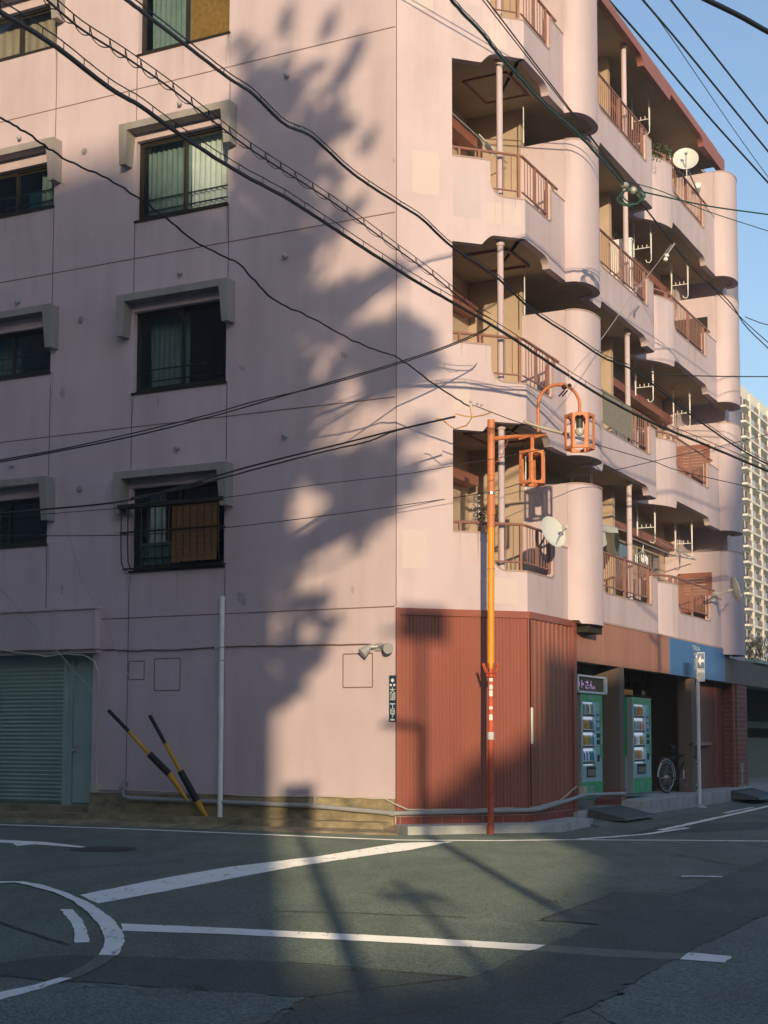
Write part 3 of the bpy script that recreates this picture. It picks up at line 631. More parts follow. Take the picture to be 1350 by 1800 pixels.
# inner balcony walls
for n, h in list(H.items()):
    zf, zc = h-1.02, (h+1.79 if n < 5 else 15.2)
    mb = MB(); mb.fbox(WB, -1.4, 1.84, zf, zc, -1.95, -1.80); mb.fbox(WB, 1.84, 2.0, zf, zc, -1.95, -.80)      # wing wall
    mb.fbox(WB, 2.0, 6.3, zf, zc, -1.45, -1.30); mb.fbox(WB, 6.3, 6.45, zf, zc, -1.45, -.68); mb.fbox(WB, 6.45, 12.0, zf, zc, -1.45, -1.30)
    mb.build('inner_wall', 'inner', APT)
    MB().fbox(WB, 1.86, 1.98, zf, h+1.10, -.80, -.005).build('balcony_divider', 'wall', APT); MB().fbox(WB, 12.01, 12.13, zf, h+1.10, -1.3, -.005).build('balcony_divider', 'wall', APT)
    for a_, b__, o_ in ((-.9, 1.6, -1.8), (2.3, 6.1, -1.3), (6.6, 11.8, -1.3)): MB().fbox(WB, a_, b__, h+1.12, h+1.29, o_, o_+.28).build('shutter_casing', 'brown', APT)
    # sliding balcony windows
    for (a, b_, o) in ((-.75, .85, -1.80), (2.6, 4.3, -1.30), (7.6, 9.3, -1.30), (9.9, 11.5, -1.30)):
        W = MB().fbox(WB, a, b_, zf+.05, h+1.0, o, o+.012).build('balcony_window', 'bronze', APT)
        m_ = (a+b_)/2
        mb = MB(); mb.fbox(WB, a+.06, m_-.03, zf+.12, h+.94, o+.012, o+.018); mb.fbox(WB, m_+.03, b_-.06, zf+.12, h+.94, o+.012, o+.018); mb.build('pane', 'glass', W)
    # ceiling hatch frames
    if n > 2 or True:
        zz = zc-.001
        mb = MB(); s0, s1, o0, o1 = .35, 1.35, -1.25, -.45
        for (a, b_, c, d) in ((s0, s1, o0, o0+.04), (s0, s1, o1-.04, o1), (s0, s0+.04, o0, o1), (s1-.04, s1, o0, o1)): mb.fbox(WB, a, b_, zz-.03, zz, c, d)
        mb.build('ceiling_hatch', 'brown', APT)
    # round posts
    p = WA(1.83, 0, -.24); sq, _ = onF(WB, 1106, 900, -.22); q = WB(sq, 0, -.22)
    for pos, m_ in ((p, 'post'), (q, 'post')):
        mb = MB(); mb.tube([(pos.x, pos.y, zf), (pos.x, pos.y, zc-.10)], .052, 16); mb.tube([(pos.x, pos.y, zc-.10), (pos.x, pos.y, zc)], .07, 16); mb.build('balcony_post', 'wall', APT, True)
# facade base wall between the cladding and the soffit on street side, ceiling of the ground floor arcade
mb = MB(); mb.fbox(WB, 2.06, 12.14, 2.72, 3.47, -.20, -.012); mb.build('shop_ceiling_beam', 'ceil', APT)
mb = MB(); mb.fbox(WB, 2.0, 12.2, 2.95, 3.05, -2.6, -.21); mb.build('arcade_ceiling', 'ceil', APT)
# ---------------- repainted patches and drip marks on the balcony fronts
random.seed(15)
for s0, s1, z0, z1, m_ in ((.93, 1.45, 12.5, 13.1, 'patch'), (1.55, 1.86, 12.45, 12.95, 'patch2'), (1.86, 2.12, 12.5, 13.0, 'patch'), (.93, 1.4, 9.6, 10.3, 'patch'), (1.5, 2.1, 9.55, 9.9, 'patch2'), (.93, 1.2, 6.5, 7.0, 'patch2'), (.25, .7, 9.9, 10.6, 'patch2'), (.3, .8, 6.0, 6.5, 'patch'), (.15, .6, 12.9, 13.7, 'patch2'), (.95, 1.35, 3.6, 4.1, 'patch'), (1.4, 2.0, 3.5, 3.9, 'patch2'), (.1, .5, 4.0, 4.6, 'patch2')):
    pts = []
    for (a, c), (b_, d) in (((s0, z0), (s1, z0)), ((s1, z0), (s1, z1)), ((s1, z1), (s0, z1)), ((s0, z1), (s0, z0))):
        for k in range(6): pts.append(WA(a+(b_-a)*k/6+random.uniform(-.008, .008), c+(d-c)*k/6+random.uniform(-.008, .008), .002))
    MB().poly(pts).build('repaint_patch', m_, APT)
for n, h in H.items():
    for k in range(11):
        fr, s_ = random.choice([(WA, random.uniform(1.0, 2.05)), (WB, random.uniform(.1, 1.75)), (WB, random.uniform(3.9, 6.9)), (WB, random.uniform(8.5, 11.8))])
        top_ = prof_top((s_, 0, 'A' if fr is WA else 'B'), h)-.024; L_ = random.uniform(.15, .55); w_ = random.uniform(.008, .02)
        MB().poly([fr(s_-w_, top_, .003), fr(s_+w_, top_, .003), fr(s_+w_*.6, top_-L_*.6, .003), fr(s_+w_*.1, top_-L_, .003), fr(s_-w_*.5, top_-L_*.5, .003)]).build('drip_mark', 'run', APT)
# ---------------- railings
def path_poly(s_list, z, inn=.07):      # s_list entries (seg, s)
    return [ (WA if g_ == 'A' else WB)(s, z, -inn) for g_, s in s_list]
def railing(h, top, lows, posts, step=.118, lowrail=True):
    mb = MB(); mb.tube(path_poly(top, h+.155), .024, 8)
    for seg, a, b_ in lows:
        fr = WA if seg == 'A' else WB
        if lowrail: mb.tube([fr(a, h-.44, -.07), fr(b_, h-.44, -.07)], .016, 6)
        n = max(1, int(round((b_-a)/step)))
        for k in range(1, n): s = a+(b_-a)*k/n; mb.tube([fr(s, h-.44, -.07), fr(s, h+.15, -.07)], .0085, 5)
    for seg, s, zb in posts:
        fr = WA if seg == 'A' else WB; mb.fbox(fr, s-.02, s+.02, h+zb, h+.14, -.09, -.05)
    return mb.build('railing', 'rail', APT)
for n, h in H.items():
    railing(h, [('A', .93), ('A', 2.08), ('B', .05), ('B', 1.66)], [('A', 1.58, 2.08), ('B', .05, 1.16)], [('A', 1.06, 0), ('A', 1.40, 0), ('A', 2.08, -.58), ('B', .6, -.44), ('B', 1.16, -.50), ('B', 1.45, 0)])
    if n == 3: railing(h, [('B', 3.4), ('B', 6.95)], [('B', 5.5, 6.62)], [('B', 5.5, -.58), ('B', 3.66, -.5), ('B', 6.62, -.58), ('B', 6.85, 0)])
    else: railing(h, [('B', 3.4), ('B', 6.95)], [('B', 3.66, 6.62)], [('B', 5.1, -.58), ('B', 3.66, -.5), ('B', 6.62, -.58), ('B', 6.85, 0)])
    mb_top = [('B', 7.3), ('B', 7.7), ('B', 8.0)]
    mb = MB(); mb.tube([WB(7.35, h+.155, -.5), WB(7.6, h+.155, -.42), WB(7.9, h+.155, -.24), WB(8.3, h+.155, -.09), WB(8.5, h+.155, -.07), WB(11.65, h+.155, -.07)], .024, 8)
    mb.tube([WB(8.52, h-.44, -.07), WB(11.1, h-.44, -.07)], .016, 6)
    for k in range(1, 22): s = 8.52+k*(11.1-8.52)/22; mb.tube([WB(s, h-.44, -.07), WB(s, h+.15, -.07)], .0085, 5)
    for s, zb in ((8.52, -.5), (9.8, -.58), (11.1, -.58), (11.45, 0), (8.2, 0)): mb.fbox(WB, s-.02, s+.02, h+zb, h+.14, -.12 if s == 8.2 else -.09, -.05)
    mb.build('railing', 'rail', APT)
# ---------------- laundry pole brackets hanging from the soffits
def hanger(s, zt, drop=.62, short=False):
    mb = MB(); oo, oi = -.42, -.80
    for o in (oo, oi):
        mb.tube([WB(s-.05, zt, o), WB(s-.012, zt-drop, o)], .009, 5); mb.tube([WB(s+.05, zt, o), WB(s+.012, zt-drop, o)], .009, 5)
    zb = zt-drop*.78; mb.tube([WB(s, zb, oi), WB(s, zb, oo)], .010, 5)
    for k in range(3): o = oi+(oo-oi)*(k+1)/4; mb.tube([WB(s, zb, o), WB(s, zb+.07, o)], .008, 5)
    mb.tube([WB(s, zt-drop, oo), WB(s, zt-drop-.12, oo), WB(s, zt-drop-.17, oo-.04), WB(s, zt-drop-.15, oo-.10), WB(s, zt-drop-.10, oo-.12)], .010, 5)
    return mb.build('pole_bracket', 'white', APT)
for n, h in H.items():
    zt = h+1.79 if n < 5 else 15.2
    for s in (5.2-.9, 8.3, 11.15 if n < 5 else 11.2): hanger(s, zt, .75)
    MB().tube([WB(1.35, zt, -.55), WB(1.35, h+.95, -.55)], .010, 5).build('pole_bracket', 'white', APT)
# louvred escape panels in the far divider
for n, h in H.items():
    if n == 5: continue
    mb = MB(); mb.fbox(WB, 11.975, 12.008, h-1.0, h+.62, -.98, -.20); P = mb.build('louvre_door', 'brown' if n < 4 else 'bronze', APT)
    if n < 4:
        mb = MB()
        for k in range(6): z = h+.12+k*.07; mb.fbox(WB, 11.955, 11.973, z, z+.022, -.82, -.34)
        mb.build('louvre', 'inner', P)
# far end wall
MB().fbox(WB, 13.30, 14.85, 0, 14.3, -3, -.15).build('end_wall', 'wall', APT); MB().fbox(WB, 12.14, 13.28, 3.5, 14.3, -3, -1.0).build('inner_wall', 'wall', APT)
mb = MB()
for k in range(4): mb.tube([WB(13.1, 14.35+k*.22, -.8), WB(14.2, 14.35+k*.22, -.8)], .02, 6)
for s in (13.1, 13.6, 14.2): mb.tube([WB(s, 14.3, -.8), WB(s, 15.1, -.8)], .02, 6)
mb.build('stair_railing', 'rail', APT)
# dark block painting in the shade of the recess below the first rounded column
mb = MB(); mb.fbox(WB, 2.15, 2.85, 3.2, 3.33, -.15, .25); mb.build('column_recess_shade', 'dark', APT)
# ---------------- ground floor shop front
mb = MB(); mb.fbox(WB, 2.06, 7.75, 2.72, 3.475, -.012, .008); mb.build('fascia_board', 'fascia', APT)
mb = MB()
for s in (3.6, 5.2, 6.6): mb.fbox(WB, s-.004, s+.004, 2.73, 3.46, .006, .010)
mb.fbox(WB, 2.06, 12.14, 3.455, 3.49, -.01, .02); mb.build('fascia_seam', 'cap', APT)
SG = MB().fbox(WB, 7.76, 12.14, 2.71, 3.455, -.012, .03); SG = SG.build('shop_signboard', 'blue', APT)
MB().fbox(WB, 8.65, 9.35, 2.74, 3.0, .03, .034).build('painted_patch', 'bluep', SG)
for k, (tx, z, sz) in enumerate((('TRA', 3.335, .15), ('MM', 3.20, .11), ('SA', 3.06, .15), ('SN', 2.93, .13))):
    text_mesh('sign_lettering', tx, 'text', SG, sz, lambda u, v, z=z: WB(onF(WB, 1221.0, 1160)[0]+u*2.3, z+v, .036))
# arcade back wall of glass and dark frames
mb = MB(); mb.fbox(WB, 2.0, 13.3, .2, 3.0, -2.7, -2.6); mb.build('shop_wall', 'shopin', APT)
GL = MB(); 
for s in (6.2, 7.3, 8.1, 9.1): GL.fbox(WB, s-.04, s+.04, .29, 2.9, -.99, -.91)
GL.fbox(WB, 6.2, 9.6, 2.25, 2.33, -.98, -.92); GL.fbox(WB, 6.2, 9.6, .29, .42, -.98, -.92); GL = GL.build('shopfront_frame', 'bronze', APT)
MB().fbox(WB, 6.2, 9.6, .42, 2.9, -.955, -.945).build('pane', 'shopglass', GL)
for s0, s1, z0, z1, m_ in ((6.75, 7.15, 1.15, 1.65, 'vwhite'), (8.35, 8.7, 1.1, 1.6, 'vwhite'), (8.4, 8.65, .9, 1.08, 'mesh'), (9.15, 9.4, 1.25, 1.7, 'mesh')):
    MB().fbox(WB, s0, s1, z0, z1, -.94, -.935).build('poster', m_, APT)
random.seed(3)
mb = MB()
for k in range(9):
    s = 6.5+k*.3; mb.tube([WB(s, .98+random.uniform(0, .1), -.93), WB(s+.1, .85, -.93), WB(s+.05+random.uniform(0, .1), .72, -.93)], .018, 5)
mb.build('window_graffiti', 'teald', APT)
MB().fbox(WB, 6.0, 9.62, .3, 2.9, -1.75, -1.7).build('shop_bright_panel', 'shopin', APT)  # pale panel added behind the glass to brighten the shop
# pillars
mb = MB(); mb.fbox(WB, 4.52, 4.80, .29, 2.72, -.50, .0); mb.build('pillar', 'woodp', APT)
mb = MB(); mb.fbox(WB, 4.50, 4.82, .05, .50, -.49, .012); mb.build('pillar_base', 'brick', APT)
mb = MB(); mb.fbox(WB, 9.36, 9.64, .29, 2.72, -.28, .0); mb.build('pillar', 'woodp', APT)
MB().fbox(WB, 9.645, 9.72, .29, 2.72, -.4, -.28).build('door_jamb', 'brown', APT); MB().fbox(WB, 12.5, 12.64, .29, 2.72, -.45, -.30).build('door_jamb', 'brown', APT)
DR = MB().fbox(WB, 9.72, 12.5, .30, 2.68, -.42, -.34).build('entrance_door', 'door', APT)
mb = MB(); mb.tube([WB(10.1, 1.28, -.34), WB(10.1, 1.28, -.26), WB(11.9, 1.28, -.26), WB(11.9, 1.28, -.34)], .04, 8); mb.fbox(WB, 10.1, 11.9, 1.24, 1.36, -.30, -.26); mb.build('handle', 'brown', DR)
mb = MB(); mb.tube([WB(13.02, .3, -.02), WB(13.02, 2.7, -.02)], .035, 8); mb.build('drain_pipe', 'brown', APT, True)
# ================================================================== NEIGHBOUR (low building beyond)
NB = thing('low_building', 'low dark-grey building with brick pillar and open garage at the far right', 'building')
mb = MB(); mb.fbox(WB, 12.15, 60, 2.70, 3.28, -.5, .03); mb.build('fascia', 'dgrey', NB)
MB().fbox(WB, 14.9, 60, 3.28, 3.36, -5, .10).build('roof', 'teal', NB)
mb = MB(); mb.fbox(WB, 13.28, 14.25, .29, 2.70, -.35, .01); mb.build('brick_pillar', 'brick', NB)
mb = MB(); mb.fbox(WB, 12.66, 13.28, .29, 2.70, -.45, -.30); mb.build('wall', 'door', NB)
MB().fbox(WB, 14.25, 60, .1, 3.28, -3.3, -3.1).build('garage_wall', 'garage', NB)
MB().fbox(WB, 14.9, 58, .24, 1.45, -2.3, -2.2).build('garage_panel', 'garage2', NB); MB().fbox(WB, 14.9, 58, 1.75, 1.95, -2.2, -2.1).build('garage_panel', 'garage2', NB)
mb = MB(); mb.tube([WB(15.0, 1.05, -.9), WB(17.6, 1.05, -.9), WB(17.75, .95, -.9), WB(17.75, .25, -.9)], .03, 8); mb.tube([WB(15.1, .25, -.9), WB(15.1, 1.05, -.9)], .03, 8); tag(mb.build('handrail', 'galv', None, True), 'bent steel handrail in front of the garage wall at the far right', 'handrail')
mb = MB(); s, z = onF(WB, 1298, 1383, .1); mb.tube([WB(13.2, .29, .12), WB(13.2, .62, .12)], .018, 6); mb.tube([WB(13.1, .85, .12), WB(13.12, .68, .12), WB(13.2, .62, .12), WB(13.28, .68, .12), WB(13.3, .85, .12)], .02, 6)
mb.fbox(WB, 13.08, 13.32, .29, .33, .05, .19); tag(mb.build('standpipe', 'galv'), 'small grey forked standpipe at the foot of the brick pillar', 'standpipe')
# ================================================================== things on the ground: ramps
def ramp(px, label, h=.16):
    P = [onG(x, y, zz) for x, y, zz in px]; mb = MB(); n = len(P); i = 0
    top = P; bot = [Vector((p.x, p.y, p.z-.05)) for p in P]
    mb.poly(top); mb.poly(bot[::-1])
    for k in range(n): mb.quad(top[k], bot[k], bot[(k+1) % n], top[(k+1) % n])
    return tag(mb.build('step_ramp', 'ramp'), label, 'ramp', 'steel kerb ramps')
def rampF(s0, s1, label):
    mb = MB(); mb.hexa([WB(s0, .10, 1.05), WB(s1, .10, 1.05), WB(s1, .10, .43), WB(s0, .10, .43), WB(s0+.05, .14, 1.02), WB(s1-.05, .14, 1.02), WB(s1-.02, .29, .44), WB(s0+.02, .29, .44)])
    mb.fbox(WB, s0+.3, s1-.3, .28, .292, .45, .52)
    return tag(mb.build('step_ramp', 'ramp'), label, 'ramp', 'steel kerb ramps')
mb = MB(); mb.hexa([WB(2.35, .05, .80), WB(4.1, .05, .80), WB(4.1, .05, .12), WB(2.35, .05, .12), WB(2.4, .08, .78), WB(4.05, .08, .78), WB(4.1, .23, .14), WB(2.35, .23, .14)]); tag(mb.build('step_ramp', 'ramp'), 'dark steel ramp plate lying in front of the nearer vending machine', 'ramp', 'steel kerb ramps')
rampF(10.9, 12.9, 'dark steel ramp plate lying before the brown entrance door')
# ================================================================== vending machines
def machine(s0, s1, front, z0, z1, label, sidep, txt):
    V = thing('vending_machine', label, 'vending machine', 'green drinks vending machines'); dep = .72; w_ = s1-s0
    def fr(s, z, o): return WB(s0+s, z0+z, front+o)
    h = z1-z0
    mb = MB(); mb.fbox(fr, 0, w_, .06, h, -dep, -.07); mb.fbox(fr, .05, w_-.05, 0, .06, -dep+.05, -.1); mb.build('body', 'vend', V)
    D = MB()      # door slab with a display opening
    a, b_, c, d = .13, w_-.33, .62, h-.13
    D.fbox(fr, 0, a, .06, h, -.07, 0); D.fbox(fr, b_, w_, .06, h, -.07, 0); D.fbox(fr, a, b_, .06, c, -.07, 0); D.fbox(fr, a, b_, d, h, -.07, 0)
    D = D.build('door', 'vend', V)
    G_ = MB(); G_.fbox(fr, .002, w_, h-.12, h+.004, -.075, .006); G_.fbox(fr, w_-.12, w_+.003, .75, h-.12, -.075, .006); G_.fbox(fr, .0, w_, .07, .34, -.06, .006)
    G_.fbox(fr, -.004, .0, .75 if sidep else .75, h, -dep*.95, -.08); G_.build('green_panel', 'vend_g', V)
    MB().fbox(fr, -.006, .018, .06, h, -.09, .012).build('edge_trim', 'galv', V)
    Wn = MB().fbox(fr, a, b_, c, d, -.069, -.065).build('display', 'vglow', V)
    rows = 4
    cols = [(0.55, .08, .05), (.1, .35, .12), (.75, .45, .08), (.08, .22, .55), (.75, .75, .72), (.45, .22, .08), (.10, .40, .42), (.8, .65, .2)]
    random.seed(int(s0*10))
    for r_ in range(rows):
        zz = c+.02+r_*(d-c)/rows; ph = (d-c)/rows
        SH = MB().fbox(fr, a, b_, zz, zz+.055, -.064, -.012).build('shelf', 'vwhite', V)
        bt = MB()
        for k in range(9): bt.fbox(fr, a+.03+k*(b_-a-.06)/9, a+.03+k*(b_-a-.06)/9+.035, zz+.012, zz+.045, -.012, -.006)
        bt.build('button', 'black', SH)
        for k in range(8):
            s_ = a+.05+(b_-a-.09)*k/7.4; cm = random.choice(['reed', 'vend_g', 'blue', 'white', 'orange_c', 'curtain', 'vwhite', 'yellow', 'tower_l'])
            bb = MB(); p0 = fr(s_, zz+.058, -.038); hh = ph*.62
            bb.tube([p0, p0+Vector((0, 0, hh*.75)), p0+Vector((0, 0, hh*.85)), p0+Vector((0, 0, hh))], [.025, .025, .012, .011], 8)
            bb.build('bottle', cm, V, True)
    MB().fbox(fr, a, b_, c, d, -.010, -.005).build('glazing', 'clear', V)
    mb = MB(); mb.fbox(fr, w_-.29, w_-.15, 1.22, 1.52, 0, .004); mb.build('sticker', 'blue', V)
    mb = MB(); mb.fbox(fr, w_-.28, w_-.16, 1.40, 1.47, .004, .006); mb.fbox(fr, w_-.28, w_-.16, 1.28, 1.36, .004, .006); mb.build('sticker', 'vwhite', V)
    mb = MB(); mb.fbox(fr, w_-.28, w_-.16, .98, 1.06, 0, .012); mb.fbox(fr, w_-.28, w_-.16, 1.1, 1.17, 0, .012); mb.fbox(fr, w_-.26, w_-.17, .68, .80, 0, .01); mb.build('coin_slot', 'black', V)
    mb = MB(); mb.fbox(fr, .3, w_-.38, .36+.06, .36+.24, -.001, .012); FL = mb.build('dispenser', 'black', V)
    MB().fbox(fr, .32, w_-.40, .36+.08, .36+.19, .012, .018).build('flap', 'mesh', FL)
    for s_ in (.055, w_-.06):
        for z_ in (.98, 1.17):
            mb = MB(); mb.hexa([fr(s_-.035, z_, .007), fr(s_+.005, z_, .007), fr(s_+.005, z_, .009), fr(s_-.035, z_, .009), fr(s_+.0, z_+.16, .007), fr(s_+.04, z_+.16, .007), fr(s_+.04, z_+.16, .009), fr(s_+.0, z_+.16, .009)]); mb.build('stripe', 'vwhite', V)
    text_mesh('lettering', txt, 'vwhite', V, .15, lambda u, v: fr(w_*.47+u, .20+v, .008))
    text_mesh('lettering', 'ITOEN', 'vwhite', V, .085, lambda u, v: fr(w_*.45+u, h-.06+v, .008))
    if sidep:
        MB().fbox(fr, -.008, -.004, .05, .42, -.62, -.3).build('side_poster', 'tower_l', V)
    return V
machine(2.45, 3.58, -.02, .33, 2.17, 'green drinks vending machine under the lilac lettered sign box', False, 'ITO')
machine(5.40, 6.60, -.05, .33, 2.19, 'green drinks vending machine beside the parked bicycle', True, 'IO')
SB = thing('sign_box', 'white framed sign box with lilac lettering on the nearer vending machine', 'sign')
mb = MB(); s0, s1, z0, z1 = 2.24, 3.78, 2.19, 2.50
mb.fbox(WB, s0, s1, z0, z0+.035, -.25, .02); mb.fbox(WB, s0, s1, z1-.035, z1, -.25, .02); mb.fbox(WB, s0, s0+.05, z0, z1, -.25, .02); mb.fbox(WB, s1-.1, s1, z0, z1, -.25, .02); mb.build('frame', 'white', SB)
MB().fbox(WB, s0+.05, s1-.1, z0+.035, z1-.035, -.2, -.02).build('panel', 'olive', SB)
text_mesh('lettering', 'いトさん。', 'purple', SB, .17, lambda u, v: WB(2.79+u*1.35, 2.33+v, -.015))
tag(MB().fbox(WB, 5.15, 5.5, 2.22, 2.45, -.6, -.4).build('red_box', 'orange_c'), 'red box standing on top of the farther vending machine', 'box')
tag(MB().fbox(WB, 5.7, 6.6, 2.26, 2.36, -.6, -.4).build('wooden_plank', 'reed'), 'brown plank lying on top of the farther vending machine', 'plank')
# ================================================================== bicycle
BK = thing('bicycle', 'dark city bicycle parked beside the farther vending machine', 'bicycle')
bc = onG(1172, 1394, .29); ba = radians(50); bd = Vector((cos(ba), sin(ba), 0)); bn = Vector((-sin(ba), cos(ba), 0)); B0 = Vector((bc.x, bc.y, .29))
def bp(x, z, y=0): return B0+bd*x+bn*y+Vector((0, 0, z))
for cx in (0, 1.08):
    W_ = MB(); R = .325
    W_.tube([bp(cx+R*cos(a*pi/18), .34+R*sin(a*pi/18)) for a in range(37)], .017, 8, False); W_ = W_.build('wheel', 'black', BK, True)
    mb = MB(); mb.tube([bp(cx+.302*cos(a*pi/18), .34+.302*sin(a*pi/18)) for a in range(37)], .009, 6, False)
    for k in range(16): a = k*pi/8; mb.tube([bp(cx+.03*cos(a+.5), .34+.03*sin(a+.5)), bp(cx+.30*cos(a), .34+.30*sin(a))], .0028, 4)
    mb.tube([bp(cx, .34, -.05), bp(cx, .34, .05)], .03, 8); mb.build('rim', 'dish', W_, True)
    mb = MB(); a0 = (-10, 190) if cx == 0 else (20, 200)
    mb.tube([bp(cx+.355*cos(radians(a)), .34+.355*sin(radians(a))) for a in range(a0[0], a0[1], 10)], .016, 6); mb.tube([bp(cx-.35, .30, -.03), bp(cx, .34, -.05)], .006, 5); mb.build('mudguard', 'dish', BK, True)
mb = MB()
for a, b_ in (((0, .34), (.42, .30)), ((0, .34), (.32, .78)), ((.42, .30), (.28, .88)), ((.42, .30), (.84, .72)), ((.32, .72), (.82, .80)), ((.80, .92), (.90, .62)), ((.90, .62), (1.08, .34))): mb.tube([bp(*a), bp(*b_)], .016, 8)
mb.build('frame', 'black', BK, True)
mb = MB(); mb.tube([bp(.10, .93), bp(.2, .94), bp(.38, .93)], [.085, .075, .03], 8); mb.tube([bp(.28, .75), bp(.26, .92)], .013, 6); mb.build('saddle', 'black', BK, True)
mb = MB(); mb.tube([bp(.62, 1.02, -.28), bp(.74, 1.03, -.24), bp(.80, .98, -.05), bp(.80, .98, .05), bp(.74, 1.03, .24), bp(.62, 1.02, .28)], .013, 6); mb.tube([bp(.80, .9), bp(.80, .98)], .014, 6); mb.build('handlebar', 'black', BK, True)
mb = MB(); mb.fbox(lambda s, z, o: bp(s, z, o), .92, 1.2, .72, .74, -.17, .17)
for s in (.92, 1.2):
    for k in range(8): y = -.17+k*.34/7; mb.tube([bp(s, .72, y), bp(s, .95, y*1.1)], .004, 4)
for y in (-.17, .17):
    for k in range(7): s = .92+k*.28/6; mb.tube([bp(s, .72, y), bp(s, .95, y*1.1)], .004, 4)
mb.tube([bp(.92, .95, -.18), bp(1.2, .95, -.18), bp(1.2, .95, .18), bp(.92, .95, .18), bp(.92, .95, -.18)], .007, 5); mb.build('basket', 'black', BK)
mb = MB(); mb.tube([bp(-.2, .72, -.06), bp(.22, .72, -.06)], .008, 5); mb.tube([bp(-.2, .72, .06), bp(.22, .72, .06)], .008, 5); mb.tube([bp(-.2, .72, -.06), bp(-.2, .72, .06)], .008, 5); mb.tube([bp(-.15, .72, -.06), bp(0, .34, -.06)], .007, 5); mb.tube([bp(-.15, .72, .06), bp(0, .34, .06)], .007, 5); mb.build('carrier', 'steel', BK)
mb = MB(); mb.tube([bp(0, .34, -.08), bp(-.12, .02, -.14), bp(.02, .01, -.14)], .009, 5); mb.build('kickstand', 'steel', BK)
mb = MB(); mb.tube([bp(.42, .30, -.09), bp(.42+.1, .17, -.09)], .01, 5); mb.tube([bp(.42, .30, .09), bp(.42-.1, .43, .09)], .01, 5); mb.fbox(lambda s, z, o: bp(s, z, o), .47, .57, .155, .175, -.17, -.09); mb.fbox(lambda s, z, o: bp(s, z, o), .27, .37, .425, .445, .09, .17); mb.build('pedal', 'steel', BK)
mb = MB(); mb.sphere(bp(-.2, .66), .03); mb.build('reflector', 'orange_c', BK, True)
# ================================================================== sign pole
sp0 = onG(1230, 1415, .08)
SP = thing('sign_pole', 'white pole with a blue one-way arrow sign by the kerb', 'sign pole')
mb = MB(); mb.tube([(sp0.x, sp0.y, .05), (sp0.x, sp0.y, 3.05)], .038, 12); mb.build('pole', 'white', SP, True)
mb = MB(); mb.tube([(sp0.x, sp0.y, .03), (sp0.x, sp0.y, .10)], [.16, .05], 14); mb.build('footing', 'slab', SP, True)
sy = sp0.y-.06; ztp = onY(1230, 1147, sy).z; zb1 = onY(1230, 1176, sy).z; zb2 = onY(1230, 1198, sy).z
xl, xr = onY(1225, 1160, sy).x, onY(1238.5, 1160, sy).x
PL = MB().box(xl, xr, sy-.004, sy, zb1, ztp).build('sign_plate', 'text', SP)
MB().box(xl+.007, xr-.007, sy-.006, sy-.004, zb1+.012, ztp-.012).build('sign_face', 'sblue', PL)
zc_ = (zb1+ztp)/2; xm = (xl+xr)/2; w2 = (xr-xl)/2
mb = MB(); mb.prism([(xl+.02, sy-.008, zc_), (xm, sy-.008, zc_+.11), (xm, sy-.008, zc_+.03), (xr-.014, sy-.008, zc_+.03), (xr-.014, sy-.008, zc_-.03), (xm, sy-.008, zc_-.03), (xm, sy-.008, zc_-.11)], (0, .002, 0)); mb.build('arrow', 'text', PL)
PL2 = MB().box(xl-.002, xr+.002, sy-.004, sy, zb2, zb1-.01).build('sign_plate', 'text', SP)
text_mesh('lettering', '終日', 'black', PL2, .11, lambda u, v: Vector((xm+u*.55, sy-.006, (zb2+zb1)/2+v)))
for z in (zb2+.05, ztp-.1): MB().fbox(frame(Vector((sp0.x, sp0.y)), Vector((1, 0)), Vector((0, -1))), -.05, .05, z, z+.03, -.05, .06).build('clamp', 'galv', SP)
# ================================================================== white pipe pole and yellow stays
wp = onG(386.5, 1454)
WP = thing('white_pole', 'white pipe pole with small brackets standing by the grey gable wall', 'pole')
mb = MB(); mb.tube([(wp.x, wp.y, 0), (wp.x, wp.y, 3.62)], .042, 14); mb.build('pipe', 'white', WP, True)
mb = MB(); mb.tube([(wp.x, wp.y, 3.62), (wp.x, wp.y, 3.68)], .046, 14); mb.tube([(wp.x, wp.y, 3.40), (wp.x, wp.y, 3.42)], .04, 14); mb.build('cap', 'white', WP, True)
for z in (2.86, 2.65):
    mb = MB(); mb.tube([(wp.x+.05, wp.y, z), (wp.x-.1, wp.y, z)], .014, 6); mb.tube([(wp.x-.1, wp.y, z-.03), (wp.x-.1, wp.y, z+.04)], .018, 6); mb.tube([(wp.x, wp.y, z-.012), (wp.x, wp.y, z+.012)], .043, 12); mb.build('bracket', 'galv', WP)
def stay(base, pts_px, Y1, wirepts, label, fat):
    T = thing('stay_guard', label, 'stay guard', 'yellow and black stay wire guards')
    P = [onY(x, y, base[2]+(Y1-base[2])*k/(len(pts_px)-1)) for k, (x, y) in enumerate(pts_px)]
    cols = ['yellow', 'black']
    for k in range(len(P)-1):
        r0 = .055 if k < fat else .03
        mb = MB(); mb.tube([P[k], P[k]+(P[k+1]-P[k])*1.0], [.02 if k == 0 else r0, r0], 12); mb.build('guard_band', cols[k % 2], T, True)
    mb = MB(); mb.tube([P[-1]]+[onY(x, y, Y) for x, y, Y in wirepts], .006, 5); mb.build('stay_wire', 'galv', T)
stay((0, 0, 23.9), [(374, 1453), (346, 1408), (317, 1355), (290, 1306), (263, 1257)], 23.75, [(205, 1145, 23.6), (140, 1010, 23.4), (95, 840, 23.2)], 'yellow and black stay guard, steeper one rooted beside the white pole', 2)
stay((0, 0, 23.8), [(330, 1408), (297, 1360), (262, 1325), (226, 1285), (190, 1248)], 23.6, [(110, 1155, 23.5), (-40, 990, 23.2)], 'yellow and black stay guard leaning flatter against the steeper one', 2)
